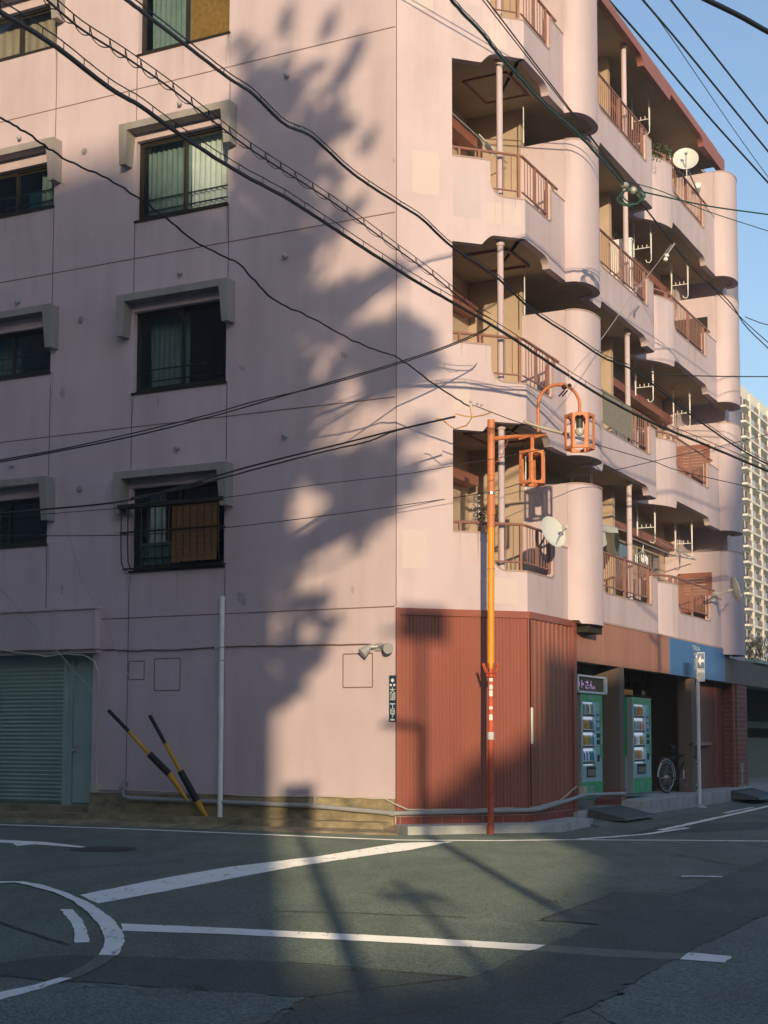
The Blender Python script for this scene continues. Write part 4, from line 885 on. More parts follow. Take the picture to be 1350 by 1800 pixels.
# ================================================================== pipes, conduits, flood light, address plate
mb = MB(); P = [WL(5.0, .70, .10), WL(5.0, .52, .10), WL(4.98, .45, .10), WL(4.85, .42, .10), WL(1.36, .37, .10), WL(.0, .29, .10)]
mb.tube([WL(5.0, .66, 0), P[0]], .04, 8); mb.tube(P, .036, 10); mb.tube([WL(-.0, .29, .10), WA(LA, .315, .12), WB(.1, .32, .12), WB(1.3, .40, .13), WB(2.15, .47, .14), WB(4.4, .42, .12)], .034, 10)
for s in (1.36, .02, 5.0): mb.tube([WL(s-.04, .37 if s == 1.36 else .29 if s < 1 else .6, .10), WL(s+.04, .37 if s == 1.36 else .29 if s < 1 else .6, .10)], .046, 10)
mb.tube([WL(1.36, .36, .1), WL(1.36, .5, .1), WL(1.36, .5, 0)], .03, 8); tag(mb.build('drain_pipe', 'pipe', None, True), 'grey pipe running low along the plinth and around the red cladding', 'pipe')
random.seed(5)
def wob(pts, a, n=6):
    out = []
    for i in range(len(pts)-1):
        for k in range(n): t = k/n; out.append(pts[i]*(1-t)+pts[i+1]*t+Vector((0, 0, random.uniform(-a, a))))
    out.append(pts[-1]); return out
mb = MB(); mb.tube(wob([WL(5.55, .56, .06), WL(4.2, .54, .05), WL(2.4, .50, .05), WL(1.4, .52, .05), WL(.15, .50, .06), WL(-.05, .42, .1)], .006)+wob([WA(.15, .34, .09), WA(1.2, .33, .07), WB(.1, .35, .08), WB(1.2, .42, .08), WB(1.9, .62, .1)], .004), .013, 6)
mb.fbox(WL, 5.52, 5.64, .50, .66, .01, .09); mb.fbox(WB, 2.1, 2.3, .42, .62, .07, .15); tag(mb.build('electric_conduit', 'cable_w', None, True), 'cream conduit with a small box along the top of the plinth', 'conduit')
mb = MB(); mb.tube(wob([WL(9.5, 2.86, .18), WL(7.6, 2.93, .18), WL(6.6, 2.80, .17), WL(6.2, 2.83, .16), WL(5.85, 2.80, .1), WL(5.66, 2.70, .06), WL(5.58, 2.45, .03), WL(5.60, 1.6, .03), WL(5.60, .64, .03)], .006), .013, 6); tag(mb.build('electric_conduit', 'cable_w', None, True), 'cream cable arching over the shutter recess and down to the box', 'cable')
mb = MB(); mb.tube(wob([WL(7.6, 2.91, .17), WL(5.58, 2.895, .17), WL(5.5, 2.89, .02), WL(4.9, 2.86, .02), WL(3.9, 2.85, .02), WL(3, 2.875, .02), WL(1.8, 2.86, .02), WL(.42, 2.84, .02)], .008, 10), .011, 6); tag(mb.build('electric_cable', 'joint', None, True), 'thin cable stapled across the gable wall to the flood light', 'cable')
FLT = thing('flood_light', 'twin grey flood light mounted on the wall beside the red cladding', 'flood light')
MB().fbox(WL, .22, .34, 2.74, 2.86, 0, .05).build('junction_box', 'galv', FLT)
for s, dx, dz in ((.40, .10, -.12), (.16, -.12, -.04)):
    p0 = WL(s, 2.80, .10); d = (Vector((nL.x, nL.y, 0))*.10+Vector((dL.x, dL.y, 0))*dx+Vector((0, 0, dz))); d.normalize()
    mb = MB(); mb.tube([WL(.28, 2.8, .05), p0, p0+d*.04], [.02, .035, .05], 10); mb.tube([p0+d*.03, p0+d*.17], [.05, .085], 12); mb.build('lamp_head', 'galv', FLT, True)
AD = thing('address_plate', 'dark blue vertical address plate with white characters at the corner', 'sign')
MB().fbox(WL, -.005, .115, 1.66, 2.36, .012, .02).build('plate', 'navy', AD)
for ch, z, sz in (('◆', 2.28, .07), ('● ●', 2.21, .05), ('大', 2.125, .105), ('須', 2.035, .105), ('二', 1.955, .1), ('丁', 1.885, .1), ('目', 1.81, .1), ('7', 1.735, .09)):
    text_mesh('lettering', ch, 'text', AD, sz, lambda u, v, z=z: WL(.055-u, z+v, .023))
MB().fbox(WL, .02, .09, 1.675, 1.70, .021, .024).build('sticker', 'text', AD)
# ================================================================== lantern pole
LP = thing('lantern_pole', 'orange street pole with two open lantern cages in front of the corner', 'street lamp')
lp = onG(862.5, 1466); lx, ly = lp.x, lp.y
def pz(y): return onY(866, y, ly).z
zt = pz(738); z1_, z2_ = pz(1175), pz(925)
tl = (866.5-862.5)/116.0       # the pole leans a little
def ax(z): return lx+.035*z/6.2
for a, b_, r, m_, nm in ((0, z1_, .047, 'orange_c', 'lower_shaft'), (z1_, z2_, .052, 'orange_b', 'middle_shaft'), (z2_, zt, .056, 'orange_a', 'upper_shaft')):
    MB().tube([(ax(a), ly, a), (ax(b_), ly, b_)], r, 18).build(nm, m_, LP, True)
mb = MB()
for z, r in ((pz(900), .066), (pz(925), .062), (pz(815), .063), (pz(822), .06), (pz(835), .063), (pz(865), .062), (pz(1000), .056)): mb.tube([(ax(z), ly, z-.012), (ax(z), ly, z+.012)], r, 18)
mb.tube([(ax(pz(890)), ly, pz(905)), (ax(pz(880)), ly, pz(880))], [.066, .058], 16); mb.build('collar', 'orange_a', LP, True)
mb = MB(); zc2 = pz(1186)
for k in range(10):
    a = k*2*pi/10; mb.tube([(ax(zc2)+.058*cos(a), ly+.058*sin(a), zc2-.02), (ax(zc2)+.075*cos(a), ly+.075*sin(a), zc2+.03), (ax(zc2)+.13*cos(a), ly+.13*sin(a), zc2+.17)], .009, 5)
for z, r in ((zc2-.03, .07), (zc2+.03, .085)): mb.tube([(ax(z)+r*cos(a*pi/9), ly+r*sin(a*pi/9), z) for a in range(19)], .010, 5, False)
mb.build('spike_ring', 'orange_c', LP)
for y0, y1, m_ in ((1192, 1198, 'text'), (1204, 1212, 'text'), (1214, 1224, 'text'), (1242, 1247, 'text'), (1256, 1266, 'text'), (1287, 1300, 'vwhite')):
    z0, z1 = pz(y1), pz(y0); mb = MB(); a0, a1 = (-125, -60) if m_ == 'text' else (-190, 10)
    zs = [z0, z1]; n = 8
    for k in range(n):
        t0, t1 = radians(a0+(a1-a0)*k/n), radians(a0+(a1-a0)*(k+1)/n); r = .0495
        mb.quad((ax(z0)+r*cos(t0), ly+r*sin(t0), z0), (ax(z0)+r*cos(t1), ly+r*sin(t1), z0), (ax(z1)+r*cos(t1), ly+r*sin(t1), z1), (ax(z1)+r*cos(t0), ly+r*sin(t0), z1))
    mb.build('sticker', m_, LP)
ad_ = Vector((cos(radians(-20)), sin(radians(-20)), 0)); zarm = pz(768)
A0 = Vector((ax(zarm), ly, zarm))
def armp(x, z): # point on the arm plane under picture column x
    d = ray(x, 770); t = (A0.x*ad_.y-A0.y*ad_.x)/(d.x*ad_.y-d.y*ad_.x); q = EYEV+d*t; return Vector((q.x, q.y, z))
def armpx(x, y):
    n = Vector((-ad_.y, ad_.x, 0)); d = ray(x, y); t = n.dot(A0-EYEV)/n.dot(d); return EYEV+d*t
mb = MB(); P0, P1 = armpx(870, 771), armpx(955, 762)
mb.tube([P0, P1], [.035, .022], 8); mb.tube([armpx(912, 772), armpx(952, 760)], .016, 8); mb.tube([armpx(940, 768), armpx(960, 763)], .024, 8); mb.build('arm', 'orange_a', LP, True)
mb = MB(); ctr = armpx(982.5, 712); a1 = armpx(946, 712); a2 = armpx(1019, 712); rr = (a2-a1).length/2; hd = (a2-a1).normalized(); ctr = (a1+a2)/2; rv = rr*.98
pts = [armpx(946, 764), a1]+[ctr+hd*(-rr*cos(t*pi/14))+Vector((0, 0, rv*sin(t*pi/14))) for t in range(1, 14)]+[a2, armpx(1019, 731)]
mb.tube(pts, .024, 10); mb.tube([armpx(983, 676)+Vector((-.02, 0, 0)), armpx(996, 677)], .03, 8); mb.build('arch', 'orange_a', LP, True)
def lantern(top, w_, h_, rot, bulb):
    L = MB(); r = w_/2; V = [Vector((r*cos(rot+k*pi/3), r*sin(rot+k*pi/3), 0)) for k in range(6)]; zt_ = top.z; zb = top.z-h_
    base = Vector((top.x, top.y, 0)); t = .022
    for k in range(6):
        a, b_ = V[k], V[(k+1) % 6]; d = (b_-a).normalized(); nn_ = Vector((d.y, -d.x, 0))
        # frame with a rounded opening
        L_ = (b_-a).length; pw = .035; rc = .05; out = [(0, 0), (L_, 0), (L_, h_), (0, h_)]
        ii = []
        for (cx, cz, st) in ((L_-pw-rc, pw*1.1+rc, -90), (L_-pw-rc, h_-pw*1.1-rc, 0), (pw+rc, h_-pw*1.1-rc, 90), (pw+rc, pw*1.1+rc, 180)):
            for q_ in range(5): an = radians(st+q_*22.5); ii.append((cx+rc*cos(an), cz+rc*sin(an)))
        cor = [(L_, 0), (L_, h_), (0, h_), (0, 0)]
        def p3(u, v, o): return base+a+d*u+nn_*o+Vector((0, 0, zb+v))
        for o in (0, -t):
            for c_ in range(4):
                for q_ in range(4): L.poly([p3(*cor[c_], o), p3(*ii[c_*5+q_+1], o), p3(*ii[c_*5+q_], o)])
                nx = ((c_+1) % 4); L.quad(p3(*cor[c_], o), p3(*cor[nx], o), p3(*ii[nx*5], o), p3(*ii[c_*5+4], o))
        for q_ in range(20): L.quad(p3(*ii[q_], 0), p3(*ii[(q_+1) % 20], 0), p3(*ii[(q_+1) % 20], -t), p3(*ii[q_], -t))
    # lid of spokes and rings
    for k in range(6): L.tube([base+V[k]*.95+Vector((0, 0, zt_-.015)), base+Vector((0, 0, zt_-.01))], .016, 6); L.tube([base+V[k]*.95+Vector((0, 0, zb+.01)), base+V[(k+1) % 6]*.95+Vector((0, 0, zb+.01))], .014, 6)
    L.tube([base+Vector((0, 0, zt_-.04)), base+Vector((0, 0, zt_+.05))], .04, 10)
    o = L.build('lantern_cage', 'orange_a', LP)
    if bulb:
        mb = MB(); mb.tube([base+Vector((0, 0, zt_-.02)), base+Vector((0, 0, zt_-.20))], .05, 10); mb.build('socket', 'sock', o, True)
        mb = MB(); mb.sphere(base+Vector((0, 0, zt_-.25)), .07); mb.build('bulb', 'bulb', o, True)
    return o
t2 = armpx(1018.5, 729.5); b2 = armpx(1018.5, 791); lantern(t2, .45, t2.z-b2.z, radians(15.5)-.35, True)
t1 = armpx(935.5, 794); b1 = armpx(935.5, 852); lantern(t1, .42, t1.z-b1.z, radians(38)-.35, False)
mb = MB(); mb.tube([armpx(935.5, 768), t1], .03, 8); mb.build('hanger', 'orange_a', LP, True)
mb = MB(); mb.tube([armpx(893, 774), armpx(886, 790), armpx(880, 808), armpx(871, 812)], .006, 5); mb.build('loose_cable', 'orange_c', LP)
mb = MB()
for x0 in (984, 990): mb.tube([armpx(x0+8, 686), armpx(x0-2, 697)], .012, 6)
mb.sphere(armpx(992, 680), .045); mb.sphere(armpx(1001, 678), .035); mb.build('cable_clamp', 'black', LP, True)
MB().tube([(ax(pz(867)), ly, pz(869)), (ax(pz(867)), ly, pz(865))], .066, 14).build('steel_band', 'steel', LP, True)
# ================================================================== satellite dishes
def dish(c, nrm, r, mount, label, ell=1.0):
    T = thing('satellite_dish', label, 'satellite dish', 'white satellite dishes'); nrm = Vector(nrm).normalized(); u = nrm.cross(Vector((0, 0, 1))).normalized(); v = nrm.cross(u)
    c = Vector(c); mb = MB(); N = 28; rings = [0, .25, .5, .75, 1.0]; idx = []
    for side in (0, .008):
        for q in rings:
            for k in range(N):
                a = 2*pi*k/N; p = c+u*(r*q*cos(a))+v*(r*q*sin(a)*ell)+nrm*(.18*r*q*q*1.3-side); mb.v.append(tuple(p))
    for sd in (0, 1):
        for j in range(4):
            for k in range(N): b0 = sd*5*N; mb.f.append((b0+j*N+k, b0+j*N+(k+1) % N, b0+(j+1)*N+(k+1) % N, b0+(j+1)*N+k))
    for k in range(N): mb.f.append((4*N+k, 4*N+(k+1) % N, 9*N+(k+1) % N, 9*N+k))
    mb.build('reflector', 'dish', T, True)
    low = c-Vector((0, 0, 1))*r*.9*ell+nrm*.1; fp = c+nrm*r*1.15-Vector((0, 0, .15*r))
    mb = MB(); mb.tube([low, fp], .012, 6); mb.tube([c+v*0-nrm*.01, c-nrm*.12], .035, 8); mb.tube([c-nrm*.12]+[Vector(m) for m in mount], .018, 6); mb.build('bracket', 'galv', T, True)
    mb = MB(); mb.tube([fp-nrm*.03, fp+nrm*.05], .035, 10); mb.build('feed_horn', 'dish', T, True)
    return T
c = onY(968, 937, 23.3); dish(c, (.62, -.70, .30), .265, [c+Vector((-.1, .35, -.1)), WB(.6, 4.45, -.05)], 'white satellite dish clamped to the lowest corner balcony railing behind the orange pole')
c = WB(11.0, 14.25, .12); c = onF(WB, 1205, 282, .15); c = WB(c[0], c[1], .15); dish(c, (-.15, -.95, .28), .275, [WB(11.0, 13.7, -.05)], 'round white satellite dish at the top balcony under the red eave')
c = onF(WB, 1288, 1037, .62); c = WB(c[0], c[1], .62); dish(c, (.95, .05, .25), .29, [c+Vector((-.5, -.3, -.12)), WB(11.75, 4.65, -.02)], 'white satellite dish seen edge-on beside the far rounded column')
# ================================================================== balcony odds and ends
def gs(x, y, o): s, z = onF(WB, x, y, o); return WB(s, z, o)
def wash(pts, m, label, o=-.35):
    mb = MB(); P = [gs(x, y, o) for x, y in pts]; mb.prism(P, Vector((nB.x, nB.y, 0))*-.03); return tag(mb.build('garment', m), label, 'laundry')
RD = MB(); RD.tube([gs(1056, 922, -.35), gs(1075, 926, -.35), gs(1100, 934, -.35)], .012, 6); tag(RD.build('laundry_pole', 'galv'), 'metal laundry pole with hung clothes on the second floor balcony', 'laundry pole')
wash([(1054, 935), (1062, 930), (1066, 935), (1066, 970), (1053, 966)], 'cloth_d', 'dark garment hanging leftmost on the laundry pole')
wash([(1066, 935), (1078, 934), (1083, 942), (1084, 976), (1071, 972)], 'cloth_b', 'brown trousers hanging in the middle of the laundry pole')
wash([(1080, 936), (1088, 938), (1089, 958), (1085, 970), (1081, 962)], 'cloth_d', 'narrow dark garment hanging rightmost on the laundry pole')
wash([(1054, 918), (1066, 922), (1086, 928), (1087, 937), (1068, 936), (1055, 932)], 'cloth_w', 'white cloths bunched over the laundry pole', -.34)
wash([(1060, 935), (1064, 936), (1067, 957), (1060, 962)], 'cloth_w', 'small white cloth dangling before the dark garment', -.33)
mb = MB(); T = thing('pinch_hanger', 'white pinch hanger full of pegs beside the round post', 'hanger')
ctr = gs(1130, 978, -.35); mb.tube([gs(1131, 957, -.35), gs(1130, 966, -.35)], .01, 5)
for k in range(4): mb.tube([gs(1130, 966, -.35), ctr+Vector((dB.x, dB.y, 0))*(.22*(k-1.5))], .005, 4)
mb.fbox(WB, 6.9, 6.91, 4, 4.01, -.3, -.29) if False else None
mb.build('frame', 'white', T)
mb = MB()
for k in range(14):
    p = ctr+Vector((dB.x, dB.y, 0))*(-.38+.055*k)+Vector((nB.x, nB.y, 0))*random.uniform(-.1, .1); mb.tube([p, p-Vector((0, 0, random.uniform(.08, .16)))], .012, 5)
mb.build('pegs', 'white', T)
mb = MB(); mb.tube([gs(1108, 945, -.3), gs(1180, 975, -.3), gs(1222, 984, -.3)], .013, 6); mb.tube([gs(1150, 948, -.5), gs(1222, 983, -.5)], .013, 6); tag(mb.build('laundry_pole', 'galv'), 'two empty laundry poles reaching across to the far divider', 'laundry pole')
mb = MB(); mb.fbox(WB, 3.72, 5.45, 7.60-.50, 7.60+.12, .0, .008); tag(mb.build('privacy_screen', 'mesh'), 'grey privacy screen tied over the third floor railing', 'screen')
def boxth(s0, s1, z0, z1, o0, o1, m, label, cat='box', name='storage_box'):
    mb = MB(); mb.fbox(WB, s0, s1, z0, z1, o0, o1); mb.fbox(WB, s0-.01, s1+.01, z1, z1+.03, o0-.01, o1+.01); return tag(mb.build(name, m), label, cat)
boxth(5.6, 6.1, 9.6, 10.35, -.62, -.35, 'dgrey', 'dark storage box behind the fourth floor railing by the round post')
boxth(6.2, 6.28, 9.58, 11.3, -.62, -.2, 'white', 'white framed folding screen behind the fourth floor railing', 'screen', 'folding_screen')
boxth(10.4, 10.95, 3.6, 4.15, -.5, -.2, 'black', 'black bin behind the second floor railing of the far balcony', 'bin', 'bin')
boxth(5.9, 6.55, 3.6, 4.1, -.5, -.22, 'black', 'black crate behind the second floor railing of the middle balcony', 'crate', 'crate')
boxth(10.0, 10.9, 6.6, 7.1, -.5, -.25, 'black', 'black box behind the third floor railing of the far balcony', 'box')
boxth(3.9, 4.5, 3.6, 4.9, -1.05, -.6, 'box', 'cream storage cabinet behind the laundry on the second floor middle balcony', 'cabinet', 'storage_cabinet')
boxth(9.3, 10.0, 3.6, 4.75, -.95, -.55, 'box', 'cream storage cabinet on the second floor far balcony', 'cabinet', 'storage_cabinet')
boxth(8.6, 9.2, 6.6, 7.75, -.95, -.55, 'box', 'cream storage cabinet on the third floor far balcony', 'cabinet', 'storage_cabinet')
boxth(4.0, 4.4, 12.56, 14.1, -.95, -.55, 'box', 'tall cream cabinet on the top floor middle balcony', 'cabinet', 'storage_cabinet')
boxth(1.0, 1.5, 3.6, 4.0, -.6, -.3, 'black', 'dark tub on the floor of the lowest corner balcony', 'tub', 'tub')
boxth(.35, .8, 6.6, 7.3, -1.5, -1.1, 'mesh', 'grey cupboard against the window of the third floor corner balcony', 'cupboard', 'cupboard')
def ac(s0, h, label):
    T = thing('air_conditioner', label, 'air conditioner', 'balcony air conditioner units'); mb = MB(); mb.fbox(WB, s0, s0+.75, h-1.0, h-.42, -1.25, -.95); mb.build('casing', 'vwhite', T)
    mb = MB(); c_ = WB(s0+.33, h-.71, -.945)
    for r in (.08, .14, .2, .25): mb.tube([WB(s0+.33+r*cos(a*pi/10), h-.71+r*sin(a*pi/10), -.943) for a in range(21)], .006, 4, False)
    mb.build('fan_grille', 'sock', T)
for s0, h, lb in ((.2, H[3], 'white air conditioner unit on the third floor corner balcony'), (5.0, H[5], 'white air conditioner unit on the top floor middle balcony'), (8.9, H[4], 'white air conditioner unit on the fourth floor far balcony'), (8.9, H[2], 'white air conditioner unit on the second floor far balcony')): ac(s0, h, lb)
def foliage(c, r, n, m, name, label, cat='plant'):
    mb = MB(); c = Vector(c)
    for _ in range(n):
        d = Vector((random.gauss(0, 1), random.gauss(0, 1), random.gauss(0, 1))).normalized()*r*random.random()**.5; p = c+d
        a = Vector((random.uniform(-1, 1), random.uniform(-1, 1), random.uniform(-1, 1))).normalized()*.03; b_ = a.cross(Vector((random.random(), random.random(), 1))).normalized()*.014
        mb.poly([p-a, p+b_, p+a, p-b_])
    return tag(mb.build(name, m), label, cat)
foliage(gs(1143, 268, -.1)+Vector((.1, 0, 0)), .22, 120, 'plant', 'potted_plant', 'small leafy plant on the top floor parapet left of the dish')
foliage(WA(1.62, 4.95, -.35), .2, 140, 'plant', 'potted_plant', 'plant on the lowest corner balcony beside the orange pole')
foliage(gs(1173, 268, -.05), .16, 80, 'plant', 'potted_plant', 'small plant hanging over the top floor rail below the dish')
T = thing('expander_lattice', 'white expanding lattice on the lowest corner balcony', 'lattice')
mb = MB()
for k in range(5):
    for d in (-1, 1): mb.tube([WB(.15, 5.28-.09*k, -1.0+.16*0)+Vector((.0+.0*k, 0, 0)), WB(.45, 5.28-.09*k+.09*d, -1.0)], .010, 4)
mb.build('slats', 'white', T)
T = thing('clothes_hanger', 'yellow and white clothes hanger bundle on the fourth floor corner balcony', 'hanger')
p = onY(842, 236, 24.3); mb = MB()
for k in range(5): mb.tube([p, p+Vector((.14+.03*k, .2, -.10-.02*k)), p+Vector((.24+.02*k, .35, -.24)), p+Vector((.03, .1, -.05))], .009, 5)
mb.build('hanger_wire', 'white', T)
mb = MB(); mb.tube([onF and WB(-.6, 11.40, -1.0), WB(1.7, 11.40, -1.0)], .012, 6); mb.build('pole', 'galv', T)
LA_ = thing('light_fitting', 'round outdoor lamp with a grey housing on the top floor divider', 'lamp')
s_p = WB(11.95, 14.3, -.35); mb = MB(); mb.tube([s_p, s_p+Vector((-.05, -.18, .02))], .07, 12); mb.build('lamp_head', 'white', LA_, True)
# ================================================================== wires
random.seed(11)
WN = [0]
def smooth(pts, n=8):
    out = []; N = len(pts)
    for i in range(N-1):
        p0 = pts[max(i-1, 0)]; p1 = pts[i]; p2 = pts[i+1]; p3 = pts[min(i+2, N-1)]
        for k in range(n):
            t = k/n; out.append(.5*((2*p1)+(p2-p0)*t+(2*p0-5*p1+4*p2-p3)*t*t+(3*p1-p0-3*p2+p3)*t**3))
    out.append(pts[-1]); return out
def wpts(px, Y0, Y1, ext=(3, 3)):
    ext = tuple(12 if e_ >= 3 else e_ for e_ in ext)
    x0, x1 = px[0][0], px[-1][0]; P = [onY(x, y, Y0+(Y1-Y0)*(x-x0)/(x1-x0)) for x, y in px]
    Q = smooth(P)
    if ext[0]: d = (Q[0]-Q[1]).normalized(); Q = [Q[0]+d*(ext[0]*k/6) for k in range(6, 0, -1)]+Q
    if ext[1]: d = (Q[-1]-Q[-2]).normalized(); q_ = Q[-1]; Q += [q_+d*(ext[1]*k/6) for k in range(1, 7)]
    return Q
def cable(px, Y0, Y1, r, label, m='wire', ext=(3, 3), jit=0.0):
    P = wpts(px, Y0, Y1, ext)
    if jit: P = [p+Vector((0, 0, random.uniform(-jit, jit))) for p in P]
    mb = MB(); mb.tube(P, r, 6); o = mb.build('overhead_cable', m, None, True); return tag(o, label, 'cable', 'overhead cables crossing the facade'), P
def lashing(P, off, step, label, loops=False, m='wire', r=.006):
    # support wire above the cable, with ties
    mb = MB(); Q = [p+Vector((0, 0, off)) for p in P]; mb.tube(Q, r, 5); acc = 0; last = 0; k = 0
    for i in range(1, len(P)):
        acc += (P[i]-P[i-1]).length
        if acc > step:
            a = P[last]; b_ = P[i]; mb.tube([a, a+Vector((0, 0, off)), a*.15+b_*.85+Vector((0, 0, off*.98)) if False else a+(b_-a)*.12+Vector((0, 0, off))], .004, 4)
            if loops: mb.tube([a+(b_-a)*t/6+Vector((0, 0, -off*.55*sin(pi*t/6)+(off*.9 if t in (0,) else 0))) for t in range(7)], .005, 4)
            acc = 0; last = i
    return tag(mb.build('support_wire', m, None), label, 'cable', 'support wires with ties above the cables')
c1 = [(-40, 0), (0, 21), (100, 83), (190, 153), (250, 189), (330, 246), (420, 303), (500, 346), (560, 384), (650, 443), (740, 500), (830, 551), (900, 594), (970, 641), (1050, 692), (1140, 740), (1240, 782), (1390, 845)]
o, P = cable(c1, 9.5, 27, .023, 'thickest black cable sagging from the top left to the lower right', jit=.003)
lashing(P, .085, .42, 'support wire tied above the thickest black cable')
c2 = [(70, -12), (112, 26), (150, 56), (220, 100), (290, 148), (345, 190), (440, 262), (540, 326), (600, 366), (680, 425), (760, 484), (830, 541), (862, 560)]
o, P = cable(c2, 10.5, 21.0, .010, 'slim cable with hanging loops between the two heavy cables', ext=(3, 0)); lashing(P, .075, .36, 'looped support wire above the slim cable', True)
c3 = [(205, -14), (245, 17), (340, 90), (400, 136), (445, 166), (500, 218), (550, 242), (620, 305), (690, 352), (740, 384), (795, 434), (870, 485), (935, 545), (1000, 588), (1060, 628), (1120, 655), (1210, 726), (1310, 795), (1400, 840)]
o, P = cable(c3, 9.5, 27, .016, 'black twisted cable running just above the thickest cable', jit=.003); lashing(P, .05, .9, 'support wire above the twisted cable')
c4 = [(775, -25), (800, 8), (850, 62), (880, 100), (910, 133), (955, 182), (1010, 230), (1050, 272), (1075, 300), (1098, 326)]
o, P = cable(c4, 15.5, 22.0, .020, 'greenish black cable dropping steeply past the corner balconies', 'wireg', ext=(3, 0), jit=.008); lashing(P, .05, 1.2, 'support wire above the steep greenish cable')
JN = thing('cable_joint', 'tangled cable splice hanging before the fourth floor balconies', 'cable splice')
mb = MB(); p = onY(1098, 326, 22); q = onY(1128, 343, 22.2)
mb.sphere(p, .07, sc=(1, 1, .7)); mb.sphere((p+q)/2, .06); mb.sphere(q, .05); mb.build('clamp', 'galv', JN, True)
mb = MB()
for k in range(4):
    c_ = onY(1105+k*3, 350-k*2, 22.1); mb.tube([c_+Vector((.17*cos(a*pi/8+k), .03*sin(k+a), .12*sin(a*pi/8+k))) for a in range(17)], .012, 6, False)
mb.build('coil', 'wireg', JN)
cable([(1098, 322), (1128, 336), (1165, 345), (1250, 363), (1350, 377), (1420, 388)], 22, 26, .013, 'greenish cable leaving the splice towards the right edge', 'wireg', ext=(0, 4))
cable([(1100, 318), (1165, 337), (1240, 370), (1350, 406), (1420, 430)], 22, 26, .008, 'thin cable leaving the splice below the greenish one', 'wireg', ext=(0, 4))
c5 = [(-30, 190), (0, 207), (50, 236), (110, 277), (200, 320), (270, 367), (350, 428), (420, 465), (478, 524), (550, 560), (640, 608), (700, 630), (770, 681), (825, 714)]
cable(c5, 14, 21.2, .012, 'thin black cable sagging across the gable wall to the wire junction', ext=(3, 0), jit=.012)
cable([(-30, 820), (0, 809), (110, 789), (240, 760), (370, 728), (450, 705), (560, 680), (650, 655), (760, 620), (840, 588), (862, 572)], 17, 21.5, .008, 'upper of two thin wires rising from the left to the corner balcony', ext=(3, 0))
cable([(-30, 817), (0, 812), (120, 790), (250, 763), (380, 730), (470, 704), (580, 672), (680, 643), (780, 610), (850, 580), (862, 568)], 17, 21.4, .009, 'lower of two thin wires rising from the left to the corner balcony', ext=(3, 0))
cable([(-30, 905), (0, 902), (70, 896), (210, 882), (310, 858), (390, 834), (470, 812), (600, 780), (700, 755), (800, 732)], 17, 21.1, .012, 'black cable rising gently from the left edge to the wire junction', ext=(3, 0))
cable([(230, 875), (330, 857), (400, 838), (520, 806), (600, 787), (650, 775), (700, 756), (800, 733)], 18.4, 21.1, .011, 'second black cable hugging the gently rising one', ext=(0, 0), jit=.003)
cable([(74, 904), (260, 889), (400, 874), (550, 853), (700, 835), (795, 819), (870, 806), (960, 789), (1082, 825)][:8], 19, 21.3, .005, 'fine wire crossing the gable wall behind the orange pole', ext=(2, 0))
cable([(-30, 942), (0, 942), (240, 940), (400, 927), (560, 908), (700, 889), (860, 865), (930, 846), (1020, 835), (1082, 826), (1148, 811), (1250, 788), (1350, 764), (1420, 748)], 18.5, 26, .006, 'fine wire running the whole width below the lanterns', ext=(2, 4))
cable([(835, 713), (870, 727), (920, 745), (1000, 767), (1060, 785), (1148, 811), (1196, 828), (1315, 856), (1400, 880)], 21.2, 26, .007, 'thin wire leaving the junction behind the lantern arch', ext=(0, 4))
o, _ = cable([(921, 741), (950, 751), (1000, 764)], 21.5, 21.9, .022, 'pale plastic sleeve around the wire behind the lantern arch', 'cable_w', ext=(0, 0))
WJ = thing('wire_junction', 'small knot of insulators with a yellow wire loop before the corner', 'insulator')
mb = MB(); p = onY(832, 712, 21.2)
for dx, dz in ((0, 0), (.06, .02), (.12, 0), (-.04, .05)): mb.sphere(p+Vector((dx, 0, dz)), .02)
mb.build('insulator', 'galv', WJ, True)
mb = MB(); c_ = onY(803, 733, 21.15); mb.tube([onY(x, y, 21.15) for x, y in ((826, 714), (829, 735), (820, 748), (800, 754), (790, 748), (775, 736), (765, 736))], .009, 5); mb.tube([onY(x, y, 21.15) for x, y in ((800, 727), (815, 731), (830, 733), (850, 730), (866, 724))], .009, 5); mb.build('wire_loop', 'yellow', WJ, True)
